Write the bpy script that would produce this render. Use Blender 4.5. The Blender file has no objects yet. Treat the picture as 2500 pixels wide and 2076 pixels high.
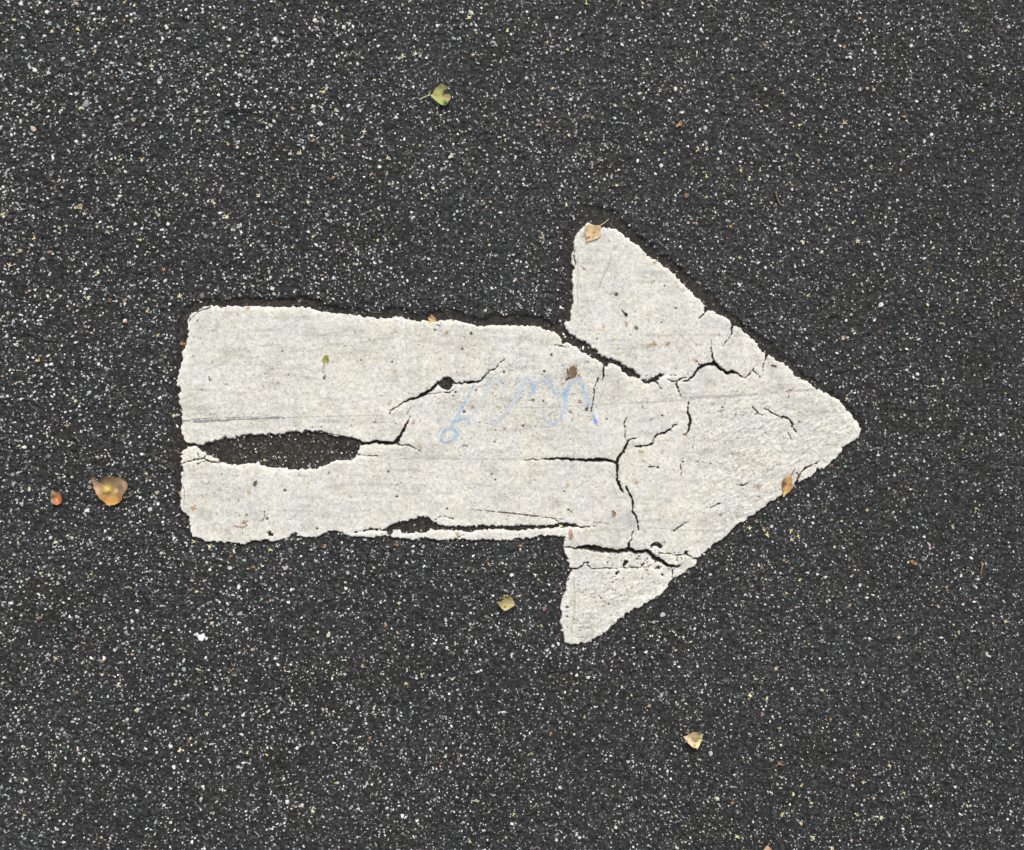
import bpy, math
import numpy as np
R = math.radians
scene = bpy.context.scene
PX = 0.0005                     # metres of pavement per pixel of the survey grid (x right, y down)
CX, CY = 1250.0, 1038.0

# ------------------------------------------------------------------ camera, sky, sun, exposure
cam_d = bpy.data.cameras.new('camera')
cam = bpy.data.objects.new('camera', cam_d)
scene.collection.objects.link(cam)
cam.location = (0, 0, 1.32)
cam.rotation_euler = (0, 0, 0)
cam_d.sensor_width = 36
cam_d.lens = 36 * 1.32 / (2500 * PX)
cam_d.clip_start = 0.05
cam_d.clip_end = 500
scene.camera = cam

SUN_EL, SUN_AZ = R(48), R(14)
w = bpy.data.worlds.new('World'); scene.world = w; w.use_nodes = True
nt = w.node_tree; nt.nodes.clear()
wo = nt.nodes.new('ShaderNodeOutputWorld'); bg = nt.nodes.new('ShaderNodeBackground')
sky = nt.nodes.new('ShaderNodeTexSky'); sky.sky_type = 'NISHITA'; sky.sun_disc = False
sky.sun_elevation = SUN_EL; sky.sun_rotation = SUN_AZ
sky.air_density = 1.0; sky.dust_density = 8.0; sky.ozone_density = 1.0
hs = nt.nodes.new('ShaderNodeHueSaturation'); hs.inputs['Saturation'].default_value = 0.22
nt.links.new(sky.outputs[0], hs.inputs['Color'])
nt.links.new(hs.outputs[0], bg.inputs[0]); bg.inputs[1].default_value = 0.13
nt.links.new(bg.outputs[0], wo.inputs[0])
sl = bpy.data.lights.new('sun', 'SUN'); sl.energy = 1.4; sl.angle = R(34); sl.color = (1.0, 0.985, 0.95)
so = bpy.data.objects.new('sun', sl); scene.collection.objects.link(so)
so.rotation_euler = (math.pi / 2 - SUN_EL, 0, math.pi - SUN_AZ)
so.location = (0.4, 1.5, 3)
vs = scene.view_settings
vs.view_transform = 'Standard'; vs.look = 'None'; vs.gamma = 1.0; vs.exposure = 0.0

# ------------------------------------------------------------------ numeric helpers
RNG = np.random.default_rng(7)
_tabs = {}
def vnoise(x, y, s, seed=0):
    if seed not in _tabs:
        _tabs[seed] = np.random.default_rng(1000 + seed).random((512, 512)).astype(np.float32) * 2 - 1
    T = _tabs[seed]
    u = np.asarray(x, np.float64) / s + 37.3 * seed; v = np.asarray(y, np.float64) / s + 91.7 * seed
    i = np.floor(u).astype(int); j = np.floor(v).astype(int)
    fu = (u - i).astype(np.float32); fv = (v - j).astype(np.float32)
    fu = fu * fu * (3 - 2 * fu); fv = fv * fv * (3 - 2 * fv)
    a = T[j & 511, i & 511]; b = T[j & 511, (i + 1) & 511]
    c = T[(j + 1) & 511, i & 511]; d = T[(j + 1) & 511, (i + 1) & 511]
    return (a * (1 - fu) + b * fu) * (1 - fv) + (c * (1 - fu) + d * fu) * fv
def fbm(x, y, s, seed=0, o=3):
    t = 0; a = 1.0; n = 0
    for k in range(o):
        t = t + a * vnoise(x, y, s / 2 ** k, seed + k); n += a; a *= 0.55
    return t / n
def sstep(a, b, x):
    t = np.clip((x - a) / (b - a), 0, 1); return t * t * (3 - 2 * t)
def srgb(r, g, b):
    f = lambda c: (c / 255 / 12.92) if c <= 10 else ((c / 255 + 0.055) / 1.055) ** 2.4
    return np.array([f(r), f(g), f(b)], np.float32)
def WX(x): return (np.asarray(x) - CX) * PX
def WY(y): return (CY - np.asarray(y)) * PX

def inside(xs, ys, P):
    """even-odd test of polygon P on the grid xs (uniform) by ys"""
    cnt = np.zeros((len(ys), len(xs) + 1), np.int32)
    x0 = xs[0]; dx = xs[1] - xs[0]
    for k in range(len(P)):
        (ax, ay), (bx, by) = P[k], P[(k + 1) % len(P)]
        if ay == by: continue
        lo, hi = min(ay, by), max(ay, by)
        r = np.nonzero((ys > lo) & (ys <= hi))[0]
        if len(r) == 0: continue
        xc = ax + (ys[r] - ay) * (bx - ax) / (by - ay)
        c = np.clip(np.ceil((xc - x0) / dx).astype(int), 0, len(xs))
        np.add.at(cnt, (r, c), 1)
    return (np.cumsum(cnt, 1)[:, :-1] % 2) == 1
def segfield(xs, ys, lines, cap=40.0, width=False):
    """distance to polylines (minus half of the local width when width is set)"""
    D = np.full((len(ys), len(xs)), cap, np.float32)
    for L in lines:
        for a, b in zip(L[:-1], L[1:]):
            m = cap if not width else 14
            i0, i1 = np.searchsorted(xs, [min(a[0], b[0]) - m, max(a[0], b[0]) + m])
            j0, j1 = np.searchsorted(ys, [min(a[1], b[1]) - m, max(a[1], b[1]) + m])
            if i1 <= i0 or j1 <= j0: continue
            gx = xs[i0:i1][None, :]; gy = ys[j0:j1][:, None]
            vx, vy = b[0] - a[0], b[1] - a[1]; l2 = vx * vx + vy * vy + 1e-9
            t = np.clip(((gx - a[0]) * vx + (gy - a[1]) * vy) / l2, 0, 1)
            d = np.hypot(gx - a[0] - t * vx, gy - a[1] - t * vy)
            if width: d = d - (a[2] * (1 - t) + b[2] * t) * 0.5
            D[j0:j1, i0:i1] = np.minimum(D[j0:j1, i0:i1], d)
    return D
def sdf(xs, ys, P, cap=40.0):
    d = segfield(xs, ys, [list(P) + [P[0]]], cap)
    return np.where(inside(xs, ys, P), d, -d)
def rough(L, amp, step=7.0, seed=1, closed=False):
    """subdivide a polyline and jitter it sideways, so torn edges and cracks wander"""
    rg = np.random.default_rng(seed); out = []
    P = list(L) + ([L[0]] if closed else [])
    for a, b in zip(P[:-1], P[1:]):
        a = np.array(a, float); b = np.array(b, float)
        l = math.hypot(*(b - a)[:2]); n = max(1, int(round(l / step)))
        nx, ny = -(b - a)[1] / (l + 1e-9), (b - a)[0] / (l + 1e-9)
        for k in range(n):
            p = a + (b - a) * k / n
            if k:
                j = rg.normal() * amp; p[0] += nx * j; p[1] += ny * j
            out.append(tuple(p))
    if not closed: out.append(tuple(P[-1]))
    return out
class Field:
    def __init__(s, xs, ys, F, fill): s.x0, s.y0, s.d, s.F, s.fill = xs[0], ys[0], xs[1] - xs[0], F, fill
    def __call__(s, x, y):
        u = (np.asarray(x) - s.x0) / s.d; v = (np.asarray(y) - s.y0) / s.d
        h, w_ = s.F.shape
        ok = (u >= 0) & (v >= 0) & (u < w_ - 1) & (v < h - 1)
        i = np.clip(u.astype(int), 0, w_ - 2); j = np.clip(v.astype(int), 0, h - 2)
        fu = u - i; fv = v - j; F = s.F
        r = (F[j, i] * (1 - fu) + F[j, i + 1] * fu) * (1 - fv) + (F[j + 1, i] * (1 - fu) + F[j + 1, i + 1] * fu) * fv
        return np.where(ok, r, s.fill)

# ------------------------------------------------------------------ mesh helpers
def mesh_np(name, co, loops, starts, totals, col=None, matidx=None, smooth=True):
    me = bpy.data.meshes.new(name)
    me.vertices.add(len(co)); me.vertices.foreach_set('co', np.ascontiguousarray(co, np.float32).ravel())
    me.loops.add(len(loops)); me.loops.foreach_set('vertex_index', np.ascontiguousarray(loops, np.int32))
    me.polygons.add(len(starts))
    me.polygons.foreach_set('loop_start', np.ascontiguousarray(starts, np.int32))
    me.polygons.foreach_set('loop_total', np.ascontiguousarray(totals, np.int32))
    if matidx is not None: me.polygons.foreach_set('material_index', np.ascontiguousarray(matidx, np.int32))
    sm = np.full(len(starts), bool(smooth)) if isinstance(smooth, bool) else smooth
    me.polygons.foreach_set('use_smooth', np.ascontiguousarray(sm, bool))
    if col is not None:
        a = me.color_attributes.new('Col', 'FLOAT_COLOR', 'POINT')
        c = np.ones((len(co), 4), np.float32); c[:, :3] = col
        a.data.foreach_set('color', c.ravel())
    me.update(calc_edges=True); me.validate()
    return me
def obj(name, me, mats, parent=None):
    o = bpy.data.objects.new(name, me); scene.collection.objects.link(o)
    for m in (mats if isinstance(mats, (list, tuple)) else [mats]):
        if m.name not in me.materials: me.materials.append(m)
    if parent: o.parent = parent
    return o
def empty(name, loc=(0, 0, 0)):
    o = bpy.data.objects.new(name, None); scene.collection.objects.link(o); o.location = loc
    o.empty_display_size = 0.02
    return o
def tag(o, label=None, cat=None, group=None, kind=None):
    if label: o['label'] = label
    if cat: o['category'] = cat
    if group: o['group'] = group
    if kind: o['kind'] = kind
    return o
def grid_quads(keep):
    """quads of a (rows, cols) vertex grid for the cells in keep; returns used vertex mask, loops"""
    h, w_ = keep.shape[0] + 1, keep.shape[1] + 1
    j, i = np.nonzero(keep)
    v = j * w_ + i
    q = np.stack([v + w_, v + w_ + 1, v + 1, v], 1)      # y grows downwards: this order faces +z
    used = np.zeros(h * w_, bool); used[q.ravel()] = True
    remap = np.cumsum(used) - 1
    return used, remap[q]
def grid_mesh(name, xs, ys, Z, keep, C, ox=0.0, oy=0.0, oz=0.0):
    used, q = grid_quads(keep)
    X, Y = np.meshgrid(xs, ys)
    co = np.stack([WX(X).ravel()[used] - ox, WY(Y).ravel()[used] - oy, Z.ravel()[used] - oz], 1)
    return mesh_np(name, co, q.ravel(), np.arange(len(q)) * 4, np.full(len(q), 4), C.reshape(-1, 3)[used])

# ------------------------------------------------------------------ materials
def mat(name, rough_=0.8, spec=0.3, bump=(), colvar=0.0, colscale=900, sss=False, fleck=False):
    m = bpy.data.materials.new(name); m.use_nodes = True; n = m.node_tree.nodes; l = m.node_tree.links
    b = n['Principled BSDF']; b.inputs['Roughness'].default_value = rough_
    b.inputs['Specular IOR Level'].default_value = spec
    tc = n.new('ShaderNodeTexCoord')
    at = n.new('ShaderNodeVertexColor'); at.layer_name = 'Col'
    c = at.outputs['Color']
    if fleck:
        # tiny pale mineral flecks and coated grains in the bitumen, down to where the chips are too small to model
        vo = n.new('ShaderNodeTexVoronoi'); vo.inputs['Scale'].default_value = 420; l.new(tc.outputs['Object'], vo.inputs['Vector'])
        sep = n.new('ShaderNodeSeparateColor'); l.new(vo.outputs['Color'], sep.inputs[0])
        r1 = n.new('ShaderNodeValToRGB'); r1.color_ramp.elements[0].position = 0.0; r1.color_ramp.elements[0].color = (0.35, 0.35, 0.36, 1)
        r1.color_ramp.elements[1].position = 1.0; r1.color_ramp.elements[1].color = (1.5, 1.5, 1.5, 1)
        e = r1.color_ramp.elements.new(0.88); e.color = (1.55, 1.55, 1.56, 1)
        e = r1.color_ramp.elements.new(0.96); e.color = (3.4, 3.3, 3.2, 1)
        l.new(sep.outputs[0], r1.inputs[0])
        mx = n.new('ShaderNodeMix'); mx.data_type = 'RGBA'; mx.blend_type = 'MULTIPLY'; mx.inputs[0].default_value = 1.0
        l.new(c, mx.inputs[6]); l.new(r1.outputs[0], mx.inputs[7]); c = mx.outputs[2]
    if colvar:
        no = n.new('ShaderNodeTexNoise'); no.inputs['Scale'].default_value = colscale; no.inputs['Detail'].default_value = 3
        l.new(tc.outputs['Object'], no.inputs['Vector'])
        mr = n.new('ShaderNodeMapRange'); mr.inputs[1].default_value = 0.3; mr.inputs[2].default_value = 0.7
        mr.inputs[3].default_value = 1 - colvar; mr.inputs[4].default_value = 1 + colvar
        l.new(no.outputs['Fac'], mr.inputs[0])
        mx = n.new('ShaderNodeMix'); mx.data_type = 'RGBA'; mx.blend_type = 'MULTIPLY'; mx.inputs[0].default_value = 1.0
        l.new(c, mx.inputs[6]); l.new(mr.outputs[0], mx.inputs[7]); c = mx.outputs[2]
    l.new(c, b.inputs['Base Color'])
    prev = None
    for sc_, dist in bump:
        no = n.new('ShaderNodeTexNoise'); no.inputs['Scale'].default_value = sc_; no.inputs['Detail'].default_value = 4
        l.new(tc.outputs['Object'], no.inputs['Vector'])
        bp = n.new('ShaderNodeBump'); bp.inputs['Strength'].default_value = 1.0; bp.inputs['Distance'].default_value = dist
        l.new(no.outputs['Fac'], bp.inputs['Height'])
        if prev: l.new(prev, bp.inputs['Normal'])
        prev = bp.outputs['Normal']
    if prev: l.new(prev, b.inputs['Normal'])
    return m
M_asph = mat('bitumen', 0.72, 0.35, bump=((480, 0.0022), (1300, 0.0009)), fleck=True)
M_chip = mat('stone_chip', 0.55, 0.4, colvar=0.22, colscale=900)
M_paint = mat('thermoplastic_paint', 0.7, 0.25, bump=((900, 0.00022), (2600, 0.0001)), colvar=0.06, colscale=1400)
M_scrawl = mat('faded_marker', 0.7, 0.25, colvar=0.05, colscale=1500)
M_leaf = mat('dry_leaf', 0.6, 0.35, bump=((900, 0.0002),), colvar=0.16, colscale=700)
M_stem = mat('leaf_stalk', 0.6, 0.3, colvar=0.15, colscale=900)

# ------------------------------------------------------------------ arrow: outline, holes and cracks (survey coordinates)
OUT = [(459.5,781),(464,772),(476,764),(488,755),(502,747.6),(533,747.6),(567,750),(607,748.8),(652,748.8),(686,751),(726,750),(752,752),(771,758),(802,762),(836,768),(871,771.4),(900,775),(924,779),(947.6,776),(978.6,776),(1007,783),(1043,787),(1081,783),(1109.5,783),(1140.5,790.5),(1166.7,797.6),(1193,796.4),(1216.7,793),(1243,795),(1271,794),(1305,796.4),(1328.6,803.6),(1352,809.5),(1364,819),(1370,830),(1369,836),(1386,839),(1405,845),(1417,857),(1433,867),(1452,876),(1467,884.5),(1475,894),(1482,896),(1487,888.6),(1500,889),(1514,899),(1525,912),(1536,920),(1550,924),(1564,928.6),(1576,939),(1590.5,936),(1603.6,934.5),(1609.5,921),(1624,915.5),(1638,917.4),(1652,919),(1633,913.8),(1619,910.7),(1607,914),(1595,922.6),(1581,927.4),(1565.5,925),(1564,916.7),(1547.6,903.6),(1533,896),(1519,888),(1495,877),(1471,871),(1452,852),(1433,839),(1421,831),(1402,821),(1390,811),(1382,803),(1376,794),(1376,785),(1393,785),(1394,766),(1399,742),(1397.6,718),(1399,689.5),(1397.6,670.5),(1403.6,651),(1395,642),(1395,620.5),(1402,613),(1402,594),(1407,575),(1414,567),(1426,554),(1431,546.7),(1440.5,546.7),(1466.7,558.6),(1481,557),(1500,560),(1519,570.5),(1538,588),(1557,599),(1566.7,612),(1583,625),(1602,637),(1626,654),(1645,668),(1662,687),(1678.6,704),(1693,720.5),(1712,736),(1722.6,749),(1721.4,763),(1728.6,756),(1740.5,757),(1752,768),(1769,775),(1783,784),(1788,795),(1807,800),(1819,814),(1833,824),(1847.6,840.5),(1855,852),(1869,862),(1870,871.4),(1878.6,869),(1890.5,876),(1897.6,885.7),(1914,888),(1933,902),(1940.5,916.7),(1957,926),(1976,935.7),(1993,950),(2021,962),(2045,974),(2062,995),(2081,1016.7),(2090.5,1031),(2097.6,1040.5),(2101,1054.8),(2090.5,1071.4),(2074,1083),(2062,1090.5),(2052,1107),(2033,1124),(2021,1136),(1995,1145),(1991.7,1152),(1969,1169),(1943,1183),(1931,1197.6),(1907,1212),(1878.6,1226),(1862,1240.5),(1833,1259.5),(1802,1281),(1783,1302),(1747.6,1326),(1721,1347.6),(1704.8,1364),(1700,1371),(1700,1377),(1681,1390.5),(1664,1402),(1640.5,1413),(1633,1426),(1619,1445),(1597.6,1462),(1581,1471),(1562,1485.7),(1547.6,1485.7),(1524,1502),(1505,1516.7),(1485.7,1535.7),(1471,1550),(1457,1557),(1443,1569),(1419,1569),(1402,1574),(1378.6,1569),(1378.6,1557),(1371,1533),(1365.5,1519),(1371,1509.5),(1371,1485.7),(1374,1464),(1381,1445),(1385.7,1424),(1388,1407),(1397.6,1395),(1390.5,1383),(1387,1366.7),(1378.6,1347.6),(1376,1333),(1380,1319),(1378.6,1310.7),(1364,1309),(1347.6,1309.5),(1326,1306),(1304.8,1312),(1271,1316.7),(1214,1319),(1162,1319),(1128.6,1316.7),(1114,1318),(1066.7,1318),(1028.6,1313),(1007,1319),(971,1313),(945,1310.7),(924,1309.5),(900,1313),(888,1309.5),(859.5,1309.5),(840.5,1303.6),(821,1297.6),(800,1297.6),(786,1306),(766.7,1312),(728.6,1309.5),(716.7,1302),(707,1312),(686,1315.5),(674,1320),(659.5,1322.6),(643,1316.7),(614,1320),(597.6,1330),(574,1326),(543,1322.6),(514,1322.6),(488,1315.5),(469,1312),(465.5,1290.5),(459.5,1264),(447.6,1252),(439,1238),(439,1214),(444,1190.5),(443,1162),(447.6,1140.5),(443,1119),(441.7,1107),(452,1097.6),(458,1090.5),(478.6,1089),(488,1100),(500,1102),(502,1114),(521,1119),(532,1124),(531,1131),(552,1133),(578.6,1135.7),(607,1133),(628.6,1131),(640.5,1138),(662,1143),(697.6,1146),(745,1147.6),(774,1144),(795,1135.7),(819,1127),(857,1127),(869,1114),(874,1109.5),(872.6,1102),(883,1088),(900,1084.5),(885.7,1079),(871,1071.4),(836,1065.5),(804.8,1062),(793,1056),(769,1053.6),(747.6,1049),(738,1054.8),(709.5,1054.8),(676,1059.5),(614,1059.5),(588,1063),(564,1070),(552,1069),(519,1076),(493,1084.5),(471,1083),(457,1082),(443,1062),(443,1043),(445,1033),(443,1021),(443,1002),(437,985.7),(438,969),(440.5,952),(433,938),(433,924),(440.5,902),(445,871.4),(445,859.5),(452,847.6),(458,828.6),(459.5,802),(459.5,788)]
HOLES = [
 [(864,1303),(880,1296),(900,1291),(938,1291.7),(959.5,1281),(978.6,1273.8),(1004.8,1266.7),(1028.6,1263),(1045,1264),(1052,1270),(1066.7,1276),(1076,1283),(1102,1284.5),(1138,1285.7),(1185.7,1283),(1233,1283),(1281,1283),(1347.6,1282),(1369,1277.4),(1378.6,1278.6),(1407,1282),(1424,1287),(1452,1286),(1414,1288.6),(1395,1289),(1364,1289),(1331,1291.7),(1300,1294),(1257,1296.4),(1209.5,1295),(1178.6,1295),(1143,1300),(1102,1296.4),(1052,1295),(1040.5,1301),(1014,1302),(1000,1304.8),(981,1303.6),(976,1296.4),(958,1296),(956,1307),(954,1318),(949,1318),(947,1309),(943,1302),(924,1297),(900,1295.5),(880,1300)],
 [(1090.5,919),(1102,922),(1109.5,934.5),(1107,943),(1097.6,952),(1088,954.8),(1074,947.6),(1071,940.5),(1064,938),(1066.7,932),(1076,928.6),(1081,921)],
 [(1589,1328.6),(1597.6,1324),(1609.5,1325),(1615.5,1333),(1618.6,1345),(1612,1340.5),(1605,1335.7),(1590.5,1338)],
 [(1526,1370),(1535.7,1371.4),(1528.6,1383),(1518,1386)],[(1592,1388),(1600,1385),(1606,1381),(1614,1386),(1606,1391),(1598,1393)],
 [(1566,1380),(1572,1373),(1576,1378),(1569,1386)],[(1613,1403),(1617,1400),(1620,1409),(1615,1407)],[(1502,1400),(1506,1395),(1512,1397),(1505,1404)],
 [(651,1303),(657,1300),(660,1296),(663,1302),(668,1303),(662,1311),(655,1310)],[(712,1305),(720,1301),(726,1304),(718,1309)],
 [(1652,1363),(1656,1361),(1655,1369),(1651,1371)],[(1629,1371),(1634,1370),(1631,1374)]]
CR = [
 [(883,1083,4),(900,1083,6),(914,1078.6,6),(935.7,1081,8),(959.5,1082,6),(969,1078.6,10),(976,1066.7,6),(985.7,1050,6),(995,1033,3),(1002,1016.7,1)],
 [(969,1083,3),(981,1088,2),(1000,1087,2),(1014,1096,1.2),(1024,1101,.6)],[(1002,993,1),(993,1012,.8)],
 [(951,1009.5,1.3),(954.8,1002,1.6),(973.8,990.5,3),(1000,973.8,4),(1019,971,5),(1033,963,7),(1052,952,6),(1064,940.5,6)],
 [(1043,963,1),(1081,957,1),(1097,959.5,1),(1114,945,1)],
 [(1110,935.7,3),(1126,937.6,4),(1138,933,4),(1147.6,934.5,5),(1169,931,4),(1176,928.6,3),(1185.7,914,3),(1193,906,2),(1212,899,1),(1217,888,.8),(1231,878.6,1)],
 [(1354.8,843,1.5),(1371,845,2.5),(1388,847.6,1.5)],
 [(1475,894,3),(1472.6,907,3),(1474,919,2.5),(1472,933,1)],
 [(1464,916.7,1),(1454.8,935.7,2),(1450,947.6,1.5),(1451,962,2),(1447.6,983,2),(1444,997.6,2),(1443,1005,1)],
 [(1603.6,934,2.5),(1609.5,945,1.5),(1615,950,.7)],
 [(1628.6,927.4,1.5),(1640.5,932,3),(1652,931,4),(1662,925,3.5),(1676,922.6,1)],
 [(1669,931,2),(1678.6,929.8,3),(1690.5,921.4,4),(1702,904.8,5),(1714,893.5,7),(1728.6,890,6),(1743,885.7,8),(1754,897,6),(1766.7,904.8,6),(1776,911,7),(1787,907,6),(1802,913,4),(1813,922,2),(1821,922,2),(1833,909.5,2),(1840.5,900,1.5),(1850,890.5,1)],
 [(1838,904.8,1.5),(1847.6,914,1.5),(1854.8,921.4,1)],
 [(1737,828.6,.7),(1738,843,1),(1737.6,857,2),(1738.6,871.4,4),(1744,883,2)],
 [(1785,784,4),(1788,795,4),(1785,807,3),(1785.7,816.7,3),(1778.6,828.6,1),(1764,845,.8)],
 [(1871,866,5),(1870,871,4),(1866.7,881,2.5),(1864,887,2),(1862,905,.7)],
 [(1723,751,6),(1722,762,3),(1716.7,769,1.5),(1706,777.4,2)],[(1700,881,2),(1708,891.7,1.5)],
 [(1652,933,3),(1656,950,3),(1659.5,959.5,1.5),(1662,969,1)],
 [(1683,976,1),(1681,988,2),(1680,1000,3),(1683,1014,4),(1685,1033,5),(1682,1050,4),(1675,1060.7,2),(1667,1063,.7)],
 [(1654.8,1037,1),(1645,1037.6,2),(1635.7,1049,3),(1621,1058,3.5),(1604.8,1060.7,2.5),(1597.6,1069,2.5),(1593,1077.4,1)],
 [(1595,1081,2),(1590.5,1084.5,5),(1581,1088,3),(1562,1090.5,4),(1545,1091,1)],
 [(1531,1014,.8),(1523.8,1033,1),(1525,1050,1.5),(1525,1066.7,2),(1531,1077,1)],
 [(1554.8,1070,1),(1543,1071,2),(1534.5,1076,3),(1525,1095,5),(1518,1107,6),(1509.5,1118,6),(1504,1129.8,7),(1507,1143,5),(1507,1157,4.5),(1506,1171,5),(1510.7,1183,5),(1518,1197.6,4),(1521,1203,1.5)],
 [(1528.6,1188,2.5),(1534.5,1202,4),(1543,1216.7,4),(1545,1231,5),(1544,1250,3),(1552,1259.5,3),(1557,1276,3),(1559.5,1294,1)],
 [(1549,1290.5,1),(1544,1302,2),(1541.7,1319,1.5),(1535.7,1323.8,2),(1535.5,1338,7)],
 [(1271,1122.6,.7),(1290.5,1123,1),(1300,1120,1.5),(1312,1123.8,2),(1328.6,1121,3),(1347.6,1120,4),(1381,1120,5.5),(1400,1122.6,5),(1423.8,1123.8,5),(1443,1123.8,6),(1462,1123,9),(1476,1123,6),(1497.6,1127.4,5),(1504,1129.8,6)],
 [(1378,1335.7,1.5),(1395,1337,3),(1407,1339,5),(1433,1335.7,10),(1454.8,1340.5,14),(1476,1343,10),(1504.8,1347.6,7),(1538,1343,10),(1552,1350,8),(1581,1346,8),(1595,1359.5,10),(1614,1370,9),(1633,1382,6),(1654.8,1384.5,5),(1664,1378.6,1)],
 [(1609.5,1352,1.5),(1633,1352,1),(1652,1357,2),(1669,1354.8,3),(1676,1349,6),(1681,1357,2),(1693,1363,3),(1708,1365,6)],
 [(1384,1388,7),(1397,1389,4),(1407,1389,4),(1421,1383,3),(1426,1373.8,2),(1435.7,1373.8,4),(1433,1381,2),(1443,1388,2),(1454.8,1389,1),(1476,1387,1),(1504.8,1388,1),(1528.6,1385.7,1.2),(1573.8,1387,1),(1585.7,1383,1)],
 [(1643,1390,3),(1640.5,1412,1)],
 [(1837,995,1.5),(1845,1001,2),(1852,1010.7,2.5),(1864,1015.5,1)],
 [(1866.7,997.6,1),(1876,1000.5,2.5),(1888,1010.7,2),(1904.8,1019,3),(1910.7,1018,5),(1923.8,1022.6,2.5),(1935.7,1037,4)],
 [(1931,1040.5,2),(1938,1046.5,3),(1943,1054.8,2)],[(1923.8,1058,2),(1930.5,1071.4,3)],
 [(1943,1181,5),(1950,1166.7,3),(1952,1159.5,2),(1966.7,1143,4),(1978.6,1137,2.5),(1993,1131,3),(1999,1126,1)],[(1945,1154.8,1.5),(1949.5,1164,2)],
 [(1798.8,1184.5,1),(1814,1185.7,1.5),(1826,1179.8,1)],[(1735.7,1240.5,2),(1757,1229.8,1.5)],
 [(1643,1298.8,1),(1654.8,1290.5,2),(1669,1278.6,1.5),(1681,1274,.7)],[(1582,1139,1),(1602,1140,1.5),(1606,1142,4)],
 [(1660.7,1128.6,1),(1663,1145,1.5),(1662,1164,1)],
 [(447.6,1131,1.5),(466.7,1126,2),(485.7,1121.4,2.5),(497.6,1120,3),(504.8,1123.8,2.5),(519,1128.6,2),(531,1130.5,1.5)],[(497.6,1120,2),(501,1115,3)],[(483,1107,1),(488,1119,1)],[(500,1126,1),(481,1134,.8)],
 [(874,1110.7,2.5),(888,1112,1.5),(900,1113,1.5),(912,1114,1.2),(931,1114,1)],[(766,1053,1.5),(785,1053,1.5),(800,1059,1.3),(836,1066,2)],
 [(447,1190,1),(451,1215,1),(448,1228,.8)],[(1062,1270,.8),(1075,1262,.8),(1085.7,1261,.8),(1098,1265,.8),(1109,1271,.8)],
 [(1345,1265.5,1),(1357,1271.4,1.2),(1369,1278.6,1.5)],[(514,750,1.3),(490,758,1.3),(474,770,1.2),(462,783,1.2)],[(1404.8,608,1.5),(1402,627.6,1.5),(1404.8,647,1.5)],
 [(1114,1303,1),(1120,1312,1),(1133,1306,1)]]
MOAT = [(425,1250),(428,1180),(424,1100),(418,1060),(427,1000),(422,930),(430,850),(438,800),(448,760),(462,742),(512,731),(570,727),(640,728),(700,727),(760,733),(800,745),(830,752),(900,757),(950,753),(995,753),(1028,765),(1060,760),(1090,758),(1114,759.5),(1138,771),(1174,776),(1209,766.7),(1240,770),(1269,773.8),(1305,773.8),(1328,778.6),(1352,788),(1364,770),(1378,745),(1384,700),(1382,660),(1378,620),(1384,580),(1392,548),(1396,525),(1392,508),(1402,501),(1440,500),(1466,504),(1502,515.7),(1526,544),(1562,575),(1597.6,604),(1633,627.6),(1669,661),(1704.8,687),(1740.5,720.5),(1764,746.7),(1800,775),(1824,795),(1866.7,826),(1904.8,859.5),(1938,885.7),(1962,912),(1997.6,933),(2033,954.8),(2069,985.7),(2104.8,1028.6),(2112,1057),(2060,1080),(1500,1000),(520,1200)]

G = 1.25
xs = np.arange(380, 2170, G); ys = np.arange(460, 1640, G)
X, Y = np.meshgrid(xs, ys)
d_out = sdf(xs, ys, rough(OUT, 1.1, 6, 3, True))
for k, H in enumerate(HOLES):
    d_out = np.minimum(d_out, -sdf(xs, ys, rough(H, 0.8, 5, 20 + k, True)))
d_silh = d_out.copy()
d_crk = segfield(xs, ys, [rough([(p[0], p[1], p[2] * 1.0 + (0.8 if p[2] > 4.5 else 0)) for p in c], 0.9, 6, 50 + k) for k, c in enumerate(CR)], 40, True)
d_crk = d_crk + 1.1 * vnoise(X, Y, 5, 4) + 0.9 * vnoise(X, Y, 2.8, 5)
d_out = d_out + 2.3 * vnoise(X, Y, 9, 1) + 1.8 * vnoise(X, Y, 4.5, 2) + 0.9 * vnoise(X, Y, 2.6, 3)
D = np.minimum(d_out, d_crk)
# pin holes and pits
PITS = [(471.4,871,2.5),(689,858,3),(791,924,5),(794,919,3),(881,880,3),(492,953.6,2.5),(1128.6,852.6,5),(1346,866.7,5),(1230,908.6,5),(1328.6,907,6),(1162,953,4),(1133,1006,6),(1326,980,4),(1170,1032,3),(1277,1040,4.5),(1209,1051,3),(1207,1079,3),(1132,1089,3),(947.6,1151.7,4.5),(1200,1158,4),(1209,1172,4),(968.6,1213,5),(1091,1242.6,5),(1388,1245.6,5),(1394,1249.7,3),(1432,1000.5,7),(1616.7,1015,5),(1481,1023.8,4),(1590.5,1025,2.5),(1667,1128,4),(1703,1128,3),(1734.5,1132.6,3),(1764,995,4.5),(1796.7,1012.6,3),(1841,1048,3),(1845,1012,4),(1504.5,719.5,7),(1650,753,4),(1614,788,3.5),(1539,818,3),(1458,828,3),(1622,699,3),(695,1197.6,6),(652,1267,6),(646,1250,3),(774,1291,5),(602,1258,4),(762.6,1043.5,3),(784.5,1043,3),(1377,1200,3),(1150,815,6),(1061,806,4),(957,884,4),(1112,958,5),(1106,967,4),(1600,1372,4),(1555,1365,5),(1580,1365,4),(1622,1325,3.5),(1384,1483,7),(1384,1506,5),(1496,1422,3),(1503,1442,3),(1466,1460,3),(1486,1475,4)]
rg = np.random.default_rng(11)
for _ in range(520):
    PITS.append((rg.uniform(440, 2090), rg.uniform(560, 1560), rg.uniform(0.9, 2.2)))
for _ in range(160):
    PITS.append((rg.uniform(1180, 1460), rg.uniform(880, 1080), rg.uniform(0.8, 1.8)))
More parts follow.
